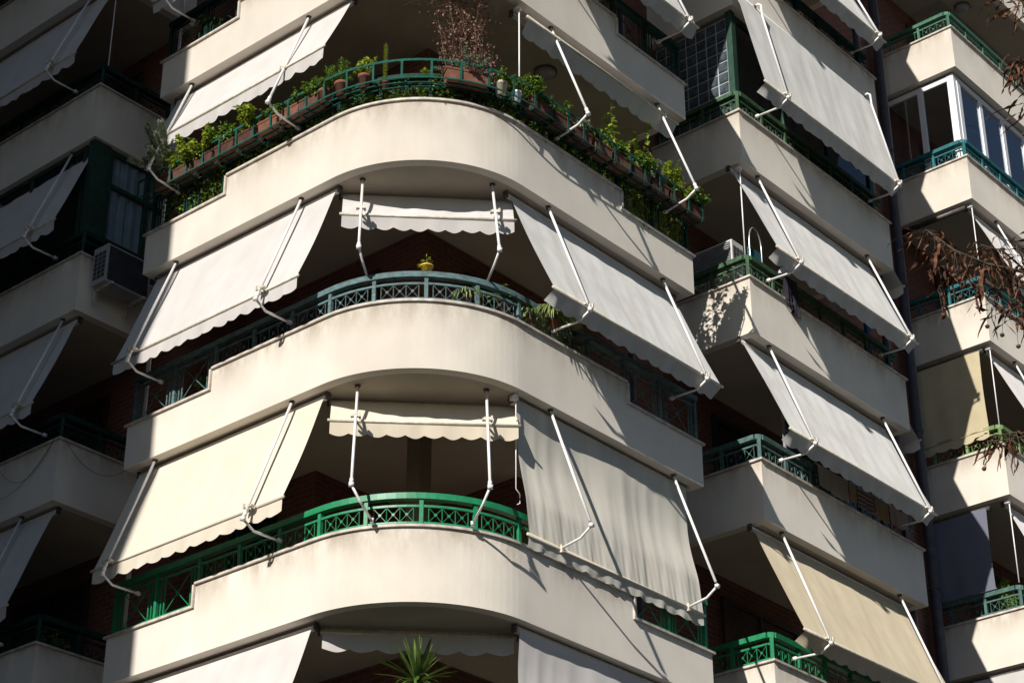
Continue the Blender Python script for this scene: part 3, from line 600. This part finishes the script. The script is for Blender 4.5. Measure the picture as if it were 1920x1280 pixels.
for (x, y, z) in ((16.65, .70, 17.03), (16.64, .9, 14.03), (3.2, .8, 8.04)):
    T = thing('ceiling_lamp', {16.65: 'round dark ceiling lamp behind the glass screen at the top right', 16.64: 'round ceiling lamp behind the white framed glazing', 3.2: 'round ceiling lamp under the soffit above the right planters'}[x], 'lamp', (x, y, z), 'round ceiling lamps')
    MB().lathe((x, y, z-.07), [(.05, 0), (.13, .015), (.16, .05)], 20).build('lamp_shade', 'lamp', T, True); MB().lathe((x, y, z-.02), [(.17, 0), (.17, .025)], 20).build('base', 'dark_metal', T)
MB().box(10.62, 10.72, .2, .26, 5.3, 7.2).build('blue_post', 'blue', B)

def cable(label, pts, sag, r_=.0035, m='dark_metal', n=14):
    P = []
    for a, b in zip(pts, pts[1:]):
        a, b = Vector(a), Vector(b)
        for i in range(n+1): f = i/n; P.append(a.lerp(b, f)+Vector((0, 0, -sag*4*f*(1-f))))
    return tag(MB().tube(P, r_, 6).build('cable', m, None, True, P[0]), label, 'cable', 'cables hung on the shaded parapets')
cable('black cable sagging across the front of the shaded parapet at the lower left', [(-.045, 7.05, 2.99), (-.045, 8.3, 2.90)], .42)
cable('second black cable drooping lower across the shaded parapet at the lower left', [(-.05, 7.05, 2.98), (-.05, 9.0, 2.80)], .50)
cable('black cable sagging across the return face of the shaded parapet at the lower left', [(.05, 6.94, 2.98), (1.2, 6.94, 2.93)], .30)

# ------------------------------------------------------------------ plants
def rv(rr, s=1): return Vector((rr.gauss(0, s), rr.gauss(0, s), rr.gauss(0, s)))
def leaf(mb, p, d, L, W_, rr, droop=.25):
    d = d.normalized(); s = d.cross(Vector((rr.uniform(-.4, .4), rr.uniform(-.4, .4), 1))); 
    if s.length < .05: s = Vector((1, 0, 0))
    s.normalize(); up = s.cross(d); m = p+d*(L*.45)+up*(L*.06); t = p+d*L+Vector((0, 0, -droop*L)); a = m+s*W_/2-up*(W_*.18); b = m-s*W_/2-up*(W_*.18)
    mb.tri(p, a, m); mb.tri(a, t, m); mb.tri(p, m, b); mb.tri(m, t, b)
def strap(mb, p, d, L, W_, rr, droop=1., n=5, curl=0.):
    d = d.normalized(); s = d.cross(Vector((0, 0, 1)))
    if s.length < .1: s = Vector((rr.uniform(-1, 1), rr.uniform(-1, 1), 0))
    s.normalize(); pr = None; q = Vector(p)
    for i in range(n+1):
        f = i/n; w_ = W_*math.sin(math.pi*min(.97, .12+.85*f))**.7*.5; sv = (s+rr.uniform(-curl, curl)*d.cross(s)).normalized()
        cur = (q+sv*w_, q-sv*w_)
        if pr: mb.quad(pr[0], cur[0], cur[1], pr[1])
        pr = cur; d = (d+Vector((0, 0, -droop/n))+rv(rr, curl*.25)).normalized(); q = q+d*(L/n)
def foliage(kind, c, rad, n, rr, root=None):
    mb = MB(); st = MB(); c = Vector(c); rx, ry, rz = rad; base = Vector(root) if root is not None else c-Vector((0, 0, rz))
    if kind in ('leafy', 'big', 'fine', 'grey'):
        ns = {'leafy': 9, 'big': 5, 'fine': 14, 'grey': 16}[kind]; per = max(2, n//ns)
        for i in range(ns):
            e = Vector((rr.uniform(-1, 1)*rx, rr.uniform(-1, 1)*ry, rr.uniform(-.5, 1)*rz)); tip = c+e; b = base+Vector((e.x*.25, e.y*.25, 0))
            mid = (b+tip)/2+Vector((e.x*.15, e.y*.15, rz*.15)); pts = [b, b.lerp(mid, .5), mid, mid.lerp(tip, .5)+Vector((0, 0, .01)), tip]; st.tube(pts, .004 if kind != 'big' else .006, 5, .0015)
            for j in range(per):
                f = (j+.5)/per; f = .25+.75*f; q = pts[min(3, int(f*4))].lerp(pts[min(4, int(f*4)+1)], f*4 % 1)
                d = rv(rr)+Vector((e.x, e.y, .1))*1.2+(tip-b).normalized()*(.7 if kind in ('fine', 'grey') else .2)
                if kind == 'leafy': q = q+rv(rr, .022); leaf(mb, q, d, rr.uniform(.045, .085), rr.uniform(.035, .058), rr)
                elif kind == 'big': leaf(mb, q, d, rr.uniform(.10, .17), rr.uniform(.06, .10), rr, .45)
                elif kind == 'fine': leaf(mb, q+rv(rr, .012), d, rr.uniform(.035, .07), .011, rr, .05)
                else: leaf(mb, q+rv(rr, .008), d, rr.uniform(.03, .055), .014, rr, .0)
    elif kind == 'spike':
        st.tube([base, c+Vector((0, 0, rz))], .006, 5, .003)
        for j in range(n): f = j/n; a = j*2.4; leaf(mb, base+Vector((0, 0, 2*rz*f)), Vector((math.cos(a), math.sin(a), .5)), .045, .02, rr, .1)
    elif kind == 'spider':
        for j in range(n): a = rr.uniform(0, 6.28); strap(mb, c-Vector((0, 0, rz*.4)), Vector((math.cos(a)*rx, math.sin(a)*ry, rz*rr.uniform(.5, 1.6))), rr.uniform(.7, 1.3)*max(rx, rz)*1.7, .017, rr, 2.4, 7)
        st.tube([base, c-Vector((0, 0, rz*.4))], .01, 5)
    elif kind == 'yucca':
        st.tube([base-Vector((0, 0, .5)), c], .04, 8, .03)
        for j in range(n):
            a = rr.uniform(0, 6.28); el = rr.uniform(-.45, 1.5); strap(mb, c, Vector((math.cos(a)*math.cos(el), math.sin(a)*math.cos(el), math.sin(el))), rr.uniform(.36, .58), .042, rr, .35 if el > .4 else 1., 6)
    return mb, st
def potted(label, s, kind, leafm, rad, n, pot='trough', potm='terracotta', zc=None, d=.125, L=.40, seed=0, k=2, zpot=None, rackz=.183, grp='planters on the rack of the upper rounded balcony', extra=None, pos=None, potr=.10, poth=.19, fo=0):
    rr = random.Random(seed+100); z = k*H+rackz if zpot is None else zpot
    p = PT(s, d, z) if pos is None else Vector(pos); p.z = z
    if pos is None: n_ = NR(s); t = (PT(s+.01)-PT(s-.01)).normalized()
    else: n_ = Vector((0, -1, 0)); t = Vector((1, 0, 0))
    Z = Vector((0, 0, 1)); nm = 'planter_box' if pot == 'trough' else 'potted_plant'
    T = thing(nm, label, 'planter' if pot == 'trough' else 'potted plant', p, grp)
    mb = MB()
    if pot == 'trough':
        w0, w1, h = .085, .102, .18
        for (za, zb_, wa, wb2, la, lb) in ((0, h-.03, w0, w1-.008, L/2-.03, L/2-.012), (h-.03, h, w1, w1, L/2, L/2)):
            i = len(mb.v)
            for (zz, ww, ll) in ((za, wa, la), (zb_, wb2, lb)): mb.v += [tuple(p+Z*zz+t*(a*ll)+n_*(b*ww)) for a, b in ((-1, -1), (1, -1), (1, 1), (-1, 1))]
            mb.f += [(i, i+1, i+2, i+3), (i+4, i+5, i+6, i+7)]+[(i+q, i+(q+1) % 4, i+4+(q+1) % 4, i+4+q) for q in range(4)]
        mb.build('box', potm, T); MB().obox(p+Z*(h+.001), t, n_, Z, L/2-.014, w1-.014, .004).build('soil', 'soil', T); top = h
    else:
        h = poth; r = potr; mb.lathe(p, [(r*.66, 0), (r*.9, h*.78), (r, h*.79), (r*1.05, h), (r*.9, h), (r*.88, h*.93)], 20); mb.build('pot', potm, T, True); MB().lathe(p+Z*(h*.9), [(r*.86, 0), (r*.86, .004)], 16).build('soil', 'soil', T); top = h
    c = (p+Z*(top+rad[2]*.8) if zc is None else Vector((p.x, p.y, zc)))+n_*fo
    ex = Vector((abs(t.x)*rad[0]+abs(n_.x)*rad[1], abs(t.y)*rad[0]+abs(n_.y)*rad[1], rad[2]))
    if kind:
        f, st = foliage(kind, c, ex, n, rr, p+Z*top); F = f.build('foliage', leafm, T, fix=False); st.build('stem', 'stem', T)
    if extra:
        fm = MB()
        for (a, b, c_) in extra[1]: fm.lathe(p+t*a+n_*b+Z*c_, [(.008, -.01), (.022, 0), (.008, .012)], 7)
        fm.build('flower', extra[0], T)
    return T
pl = [  # s, kind, leaf, rad, n, outward shift, label
 (-4.62, 'grey', 'leaf_grey', (.40, .30, .42), 9000, .26, 'terracotta trough with a big bushy silver grey shrub at the far left of the rack'),
 (-4.20, 'leafy', 'leaf_lime', (.27, .19, .19), 950, .12, 'terracotta trough with dense lime leaves right of the silver shrub'),
 (-3.76, 'leafy', 'leaf_lime', (.25, .19, .21), 900, .12, 'trough trailing lime leaves, third from the far left of the rack'),
 (-3.33, 'leafy', 'leaf', (.22, .15, .16), 420, .08, 'nearly bare trough with small sparse leaves above the left notch'),
 (-2.90, 'leafy', 'leaf_lime', (.28, .20, .26), 1200, .12, 'trough overflowing with yellow green leaves left of the arm of the half lowered awning'),
 (-2.46, 'leafy', 'leaf', (.16, .12, .09), 130, .03, 'sparsely planted dark terracotta trough right of the yellow green bush'),
 (-2.05, 'leafy', 'leaf', (.19, .13, .12), 260, .05, 'weedy terracotta trough under the tip of the half lowered awning'),
 (-1.68, 'leafy', 'leaf', (.20, .14, .13), 320, .05, 'low planted trough left of the two round terracotta pots'),
 (1.52, 'leafy', 'leaf', (.27, .19, .20), 1000, .04, 'trough with a rounded green bush right of the white pot'),
 (1.98, 'leafy', 'leaf', (.18, .13, .13), 240, .03, 'thinly planted trough right of the rounded green bush'),
 (2.40, 'leafy', 'leaf_grey', (.18, .13, .13), 240, .03, 'trough under the elbow of the first awning arm on the right'),
 (2.84, 'leafy', 'leaf', (.22, .15, .15), 420, .02, 'trough with short green plants left of the violet flower'),
 (3.27, 'leafy', 'leaf', (.22, .15, .15), 420, .02, 'trough with a single violet flower'),
 (3.70, 'leafy', 'leaf', (.24, .17, .2), 800, .02, 'trough below the tall large leaved plant'),
 (4.13, 'grey', 'leaf_grey', (.24, .17, .21), 2200, .02, 'trough with a silver grey bush on the right side'),
 (4.55, 'leafy', 'leaf_lime', (.27, .18, .26), 1100, .02, 'trough of bright green leaves right of the silver bush'),
 (4.95, 'leafy', 'leaf', (.24, .18, .19), 800, .02, 'trough with red flowers at the right end of the rack')]
for i, (s, kd, lf, rad, n, fo, lb) in enumerate(pl):
    potted(lb, s, kd, lf, rad, n, seed=i, fo=fo, potm=('terracotta', 'trough_dark', 'trough_dark', 'trough_brown')[(i*7+i//3) % 4],  extra=('flower', [(.12, .05, .33), (-.1, .08, .27), (.02, .07, .3)]) if i == 16 else (('violet', [(0, .02, .32)]) if i == 12 else None))
potted('round terracotta pot of feathery greenery, left of a pair', -1.45, 'fine', 'leaf', (.16, .14, .16), 1500, 'round', seed=31, rackz=.19)
potted('round terracotta pot of feathery greenery, right of a pair', -1.17, 'fine', 'leaf', (.15, .14, .14), 1200, 'round', seed=32)
potted('round terracotta pot with a curling lime stem', -.84, 'leafy', 'leaf_lime', (.08, .08, .2), 110, 'round', seed=33, potr=.085)
potted('slim pot with a tall spike of lime leaves', -.62, 'spike', 'leaf_lime', (.03, .03, .30), 120, 'round', seed=34, d=-.02, potr=.07, poth=.12, rackz=.19, zc=6.66)
potted('long terracotta trough with pale silver herbs on the right of the curve', .44, 'grey', 'leaf_grey', (.30, .18, .13), 2000, L=.62, seed=35)
potted('cream pot with trailing leaves right of the long trough', .90, 'leafy', 'leaf', (.10, .10, .08), 90, 'round', 'pale_pot', seed=36, potr=.09)
potted('small white pot with mixed leaves right of the cream pot', 1.14, 'leafy', 'leaf', (.12, .10, .10), 120, 'round', 'white_pot', seed=37, potr=.075, poth=.15)
potted('tall climbing plant with large pale green leaves', 3.62, 'big', 'leaf_lime', (.20, .17, .52), 130, 'round', seed=38, d=-.24, rackz=-.76, potr=.14, poth=.28, zc=7.16)
potted('tall arching plant with large leaves near the right end', 4.35, 'big', 'leaf_lime', (.32, .22, .50), 170, 'round', seed=39, d=-.24, rackz=-.76, potr=.14, poth=.28, zc=7.18)
potted('upright leafy shoot at the right end of the balcony', 5.0, 'big', 'leaf_lime', (.15, .12, .40), 60, 'round', seed=40, d=-.2, rackz=-.76, potr=.12, poth=.26, zc=7.05)
potted('rosemary sprig rising above the rack', 2.18, 'fine', 'leaf_grey', (.06, .06, .2), 500, 'round', seed=41, d=-.22, rackz=-.76, potr=.12, poth=.26, zc=6.86)
for i, s in enumerate((-.25, .12)): potted(['lime green bush behind the rail, left of the middle of the curve', 'lime green bush behind the rail, right of the middle of the curve'][i], s, 'leafy', 'leaf_lime', (.32, .2, .17), 1100, seed=50+i, d=-.26, rackz=.06, potr=.12, pot='round')
# bronze leaved climber rising from the balcony up to the soffit
T = thing('climbing_shrub', 'bronze red leaved shrub rising above the curved planter rack', 'shrub', PT(.8, -.35, 6-.74))
cb = MB(); lf = MB(); rr = random.Random(77); root = PT(.75, -.35, 5.25)
MB().lathe(root, [(.13, 0), (.18, .32), (.19, .34)], 18).build('pot', 'terracotta', T, True)
for i in range(34):
    e = PT(.55+rr.gauss(0, .27), rr.uniform(-.5, -.08), 7.42+rr.uniform(-.8, .62)); m1 = root.lerp(e, .55)+rv(rr, .09)
    pts = [root+Vector((0, 0, .3)), root.lerp(m1, .55)+Vector((0, 0, .2)), m1, m1.lerp(e, .5)+rv(rr, .04), e]; cb.tube(pts, .007, 5, .002)
    for j in range(115):
        f = .45+.55*rr.random(); q = pts[min(3, int(f*4))].lerp(pts[min(4, int(f*4)+1)], f*4 % 1)+rv(rr, .055); leaf(lf, q, rv(rr), rr.uniform(.035, .06), .034, rr)
for i in range(4):
    e = PT(.2-.2*i, -.3, 7.95-.05*i); cb.tube([PT(.5, -.35, 7.7), PT(.35-.1*i, -.3, 7.9), e], .004, 5, .001)
    for j in range(30): leaf(lf, PT(.5, -.35, 7.7).lerp(e, rr.random())+rv(rr, .03), rv(rr), .045, .026, rr)
cb.build('branches', 'stem', T); lf.build('foliage', 'leaf_red', T, fix=False)
# trailing greenery inside the railing
for (a, b, lb) in ((-4.9, -1.6, 'dark trailing greenery behind the left planters'), (-1.4, 1.5, 'dark trailing greenery behind the curved rack'), (1.6, 3.4, 'dark trailing greenery behind the first right planters'), (3.5, 5.0, 'dark trailing greenery at the right end of the rack')):
    mb = MB(); rr = random.Random(int(a*10)+200); T = thing('trailing_plant', lb, 'plant', PT((a+b)/2, -.15, 6-.74), 'trailing plants behind the rack')
    sm = MB()
    for i in range(int((b-a)*650)):
        s = rr.uniform(a, b); leaf(mb, PT(s, rr.uniform(-.30, -.02), 6+rr.uniform(-.05 if abs(s) < 3.4 else -.4, .36)), rv(rr), rr.uniform(.045, .08), .045, rr)
    for i in range(int((b-a)*7)): s = rr.uniform(a, b); sm.tube([PT(s, -.2, 5.26), PT(s+.03, -.18, 5.9), PT(s+rr.uniform(-.1, .1), -.14, 6.3)], .005, 5)
    mb.build('foliage', 'leaf', T, fix=False); sm.build('stem', 'stem', T)
# planter rack
T = thing('planter_rack', 'dark green metal rack of flat bars carrying the planters round the curve', 'planter rack', PT(0, .1, 6.2))
def swp(nm, d, z, ww, hh, s0=-5.12, s1=5.12):
    mb = MB(); n = 70; ss = [s0+(s1-s0)*i/n for i in range(n+1)]
    for p, q in zip(ss, ss[1:]): mb.bar(PT(p, d, z), PT(q, d, z), ww, hh)
    return mb.build(nm, 'rail_rack', T)
MT['rail_rack'] = mat('dark_teal_paint', (.015, .085, .065), .8, var=.3, vs=14, spec=.12)
swp('top_rail', .245, 6.445, .01, .035); swp('bottom_rail', .235, 6.175, .012, .02); swp('bottom_rail', .13, 6.17, .02, .01); swp('bottom_rail', .03, 6.17, .02, .01)
s = -5.1
while s < 5.12:
    a, b, c_ = PT(s, .245, 6.43), PT(s, .235, 6.17), PT(s, -.05, 6.165); mb = MB(); mb.bar(a, b, .03, .008, NR(s)); mb.bar(b, c_, .008, .012); mb.bar(c_, PT(s, -.05, 6.36), .02, .008, NR(s)); mb.build('strap', 'rail_rack', T); s += .34
# worn blue storey
potted('small bright yellow pot with a seedling on the worn blue handrail', 0, 'leafy', 'leaf_lime', (.05, .04, .07), 14, 'round', 'yellow_pot', k=1, rackz=.44, d=-.07, seed=60, potr=.085, poth=.075, grp='pots on the worn blue balcony')
potted('spider plant behind the worn blue lattice, right of the middle', .60, 'spider', 'leaf_pale', (.14, .1, .12), 90, 'round', 'terracotta', k=1, rackz=.10, d=-.22, seed=61, grp='pots on the worn blue balcony', potr=.08, poth=.14)
potted('striped terracotta pot with a sprouting plant behind the worn blue lattice', 1.22, 'leafy', 'leaf', (.16, .10, .15), 150, 'round', 'terracotta', k=1, rackz=.10, d=-.20, seed=62, grp='pots on the worn blue balcony', potr=.1, poth=.2)
potted('large spider plant spilling over the worn blue railing', 1.98, 'spider', 'leaf_pale', (.21, .19, .24), 230, 'round', 'terracotta', k=1, rackz=.16, d=.0, seed=63, grp='pots on the worn blue balcony', potr=.07, poth=.13)
potted('smaller spider plant left of the large spider plant', 1.62, 'spider', 'leaf_pale', (.15, .13, .16), 120, 'round', 'terracotta', k=1, rackz=.08, d=-.12, seed=64, grp='pots on the worn blue balcony', potr=.07, poth=.12)
potted('small leafy plant right of the large spider plant', 2.50, 'leafy', 'leaf', (.18, .12, .16), 260, 'round', 'terracotta', k=1, rackz=.05, d=-.14, seed=65, grp='pots on the worn blue balcony', potr=.08, poth=.12)
potted('dark leafy plant behind the left part of the worn blue balcony', -3.9, 'leafy', 'leaf', (.2, .15, .2), 200, 'round', 'terracotta', k=1, rackz=-.3, d=-.3, seed=66, grp='pots on the worn blue balcony')
# palm
T = thing('potted_plant', 'spiky yucca palm rising at the bottom edge under the rolled up awning', 'potted plant', (.95, .95, -3.74))
f, st = foliage('yucca', (.72, .72, -1.80), (.5, .5, .6), 110, random.Random(5), (.72, .72, -2.3)); 
MT['leaf_yucca'] = mat('yucca_leaf', (.16, .24, .05), .4, vs=4, c2=(.02, .06, .012), trans=.25, spec=.5); f.build('foliage', 'leaf_yucca', T, fix=False)
st.tube([(.72, .72, -3.4), (.72, .72, -1.72)], .035, 8); st.build('trunk', 'stem', T, True); MB().lathe((.72, .72, -3.74), [(.14, 0), (.2, .34), (.21, .36)], 20).build('pot', 'terracotta', T, True)
potted('leafy shrub behind the dark teal railing at the far right', 0, 'leafy', 'leaf', (.34, .25, .42), 1300, 'round', pos=(15.0, .42, 2.6), zpot=2.9, seed=70, grp='plants on other balconies', potr=.15, poth=.2)
potted('dark spiky plant behind the railing in the left notch at the top edge', -4.3, 'spider', 'leaf_dark', (.3, .25, .3), 120, 'round', k=3, rackz=-.3, d=-.3, seed=71, grp='plants on other balconies')
potted('yellow green plant behind the shaded railing at the bottom left', 0, 'leafy', 'leaf_lime', (.2, .2, .15), 140, 'round', pos=(.5, 7.3, 0), zpot=-.1, seed=72, grp='plants on other balconies')

# ------------------------------------------------------------------ surroundings
tag(MB().box(-150, 150, -150, 150, GZ-.12, GZ-.10).build('ground', 'asphalt'), kind='structure')
tag(MB().box(-2.5, 30, -3.2, 40, GZ-.1, GZ).build('pavement', 'pavement'), kind='structure')
tag(MB().box(-30, -12.6, -24, 60, GZ-.1, GZ+.004).build('pavement', 'pavement'), kind='structure')
mk = MB()
for i in range(12): mk.box(-7.7, -7.55, -30+i*5, -27.5+i*5, GZ-.1, GZ-.096)
tag(mk.build('road_marking', 'marking'), kind='structure')
N = thing('apartment_building', 'ochre apartment block across the street that shades the left wing', 'apartment building', (-22, 20, GZ))
MB().box(-30, -14, 1.42, 60, GZ+.004, 34).build('wall', 'neighbour', N)
for i in range(12):
    for k in range(10):
        y, z = 3.5+i*4.6, GZ+1.4+k*3.5
        o = MB().box(-14.0+.002, -13.93, y, y+1.6, z, z+1.9).build('window', 'pvc', N); MB().box(-13.928, -13.92, y+.1, y+1.5, z+.1, z+1.8).build('pane', 'glass_dark', o)
N = thing('apartment_building', 'unseen low block behind the camera, added to hold back sky light', 'apartment building', (-37, -50, GZ))
MB().box(-60, -22, -75, -30, GZ+.004, 6).build('wall', 'neighbour', N)  # unseen occluder, added to cut low sky light reaching the facades
# foreground tree, standing right of the frame, with dry leaves reaching into it
T = thing('tree', 'tree with dry brown leaves reaching in from the right edge', 'tree', at(2600, 1500, 8.5).xy.to_3d()+Vector((0, 0, GZ)))
tb = at(2500, 900, 8.6); base = Vector((tb.x, tb.y, GZ)); trunk = MB(); trunk.tube([base, base+Vector((.05, 0, 2)), base+Vector((.1, .1, 4)), Vector((tb.x+.1, tb.y+.1, tb.z+.2)), at(2450, 300, 8.6), at(2400, -300, 8.8)], .16, 12, .05); trunk.build('trunk', 'bark', T, True)
br = MB(); lv = MB(); sd_ = MB(); rr = random.Random(11)
def twig(pts, r=.006): P = [at(*p) for p in pts]; br.tube(P, r, 6, .0018); return P
def dry(P, n, L=(.10, .17), f0=.1, hang=.9):
    for i in range(n):
        f = f0+(1-f0)*rr.random(); x = f*(len(P)-1); j = min(int(x), len(P)-2); q = P[j].lerp(P[j+1], x-j)
        side = Rt*rr.uniform(-1, 1)+Fw*rr.uniform(-.8, .8)+Vector((0, 0, rr.uniform(-.9, .15)))
        LL = rr.uniform(*L); q2 = q+side.normalized()*.03; br.tube([q, q2], .0015, 4); strap(lv, q2, side, LL, rr.uniform(.007, .019), rr, rr.uniform(.6, 2.4)*hang, 8, .9)
SB = []
def balls(P, n):
    for i in range(n):
        q = P[rr.randrange(1, len(P))]; e = q+Vector((rr.uniform(-.02, .02), rr.uniform(-.02, .02), -rr.uniform(.06, .14))); br.tube([q, e], .001, 4)
        SB.append(e)
D = 8.4
main = twig([(2480, 620, D), (2200, 600, D), (2020, 560, D), (1920, 510, D), (1850, 495, D-.1), (1790, 470, D-.1), (1750, 440, D), (1735, 430, D)], .012)
dry(main, 34, f0=.4); dry(main, 10, (.14, .2), .8, .6); balls(main, 10)
for pts, n in (([(1920, 505, D), (1880, 470, D), (1850, 462, D), (1825, 455, D)], 16), ([(1940, 520, D), (1890, 540, D), (1840, 545, D), (1790, 500, D), (1755, 498, D)], 14), ([(1940, 560, D), (1905, 600, D), (1880, 590, D), (1850, 560, D)], 18),
               ([(1930, 510, D), (1905, 460, D), (1870, 440, D)], 12), ([(1960, 560, D), (1915, 570, D), (1880, 540, D), (1830, 520, D)], 19), ([(1860, 495, D), (1800, 500, D), (1760, 540, D)], 8)):
    P = twig([(x, y, d+rr.uniform(-.15, .15)) for x, y, d in pts], .005); dry(P, n, f0=.1); balls(P, 3)
for pts, n in (([(2300, 100, D), (2050, 60, D), (1940, 20, D), (1895, -15, D)], 46), ([(2300, 120, D), (2050, 130, D), (1950, 130, D), (1905, 105, D)], 50), ([(2100, 160, D), (1980, 150, D), (1925, 170, D)], 10), ([(1940, -20, D), (1900, -15, D), (1880, -5, D)], 8),
               ([(2300, 800, D), (2050, 820, D), (1950, 815, D), (1905, 810, D), (1860, 818, D)], 30), ([(1960, 812, D), (1900, 822, D), (1845, 828, D)], 5), ([(1940, 150, D), (1925, 220, D)], 8)):
    P = twig(pts, .006); dry(P, n, f0=.45); balls(P, 2)
twig([(2450, 300, 8.6), (2300, 110, D)], .02); twig([(2500, 800, 8.6), (2300, 800, D)], .02); twig([(2490, 640, 8.6), (2480, 620, D)], .025)
rr = random.Random(5)
for i in range(16):                                        # the rest of the crown, outside the frame
    P = twig([(2450, 400+rr.uniform(-600, 300), 8.6), (2350+rr.uniform(0, 500), -100+rr.uniform(-500, 600), D+rr.uniform(-.8, .8)), (2250+rr.uniform(0, 800), -200+rr.uniform(-700, 900), D+rr.uniform(-1, 1))], .015); dry(P, 30, f0=.2)
br.build('branches', 'bark', T, True); lv.build('foliage', 'leaf_brown', T, fix=False); 
for e in SB: MB().lathe(e, [(.003, -.009), (.009, -.004), (.010, .003), (.003, .009)], 8).build('seed_ball', 'leaf_brown', T, True)
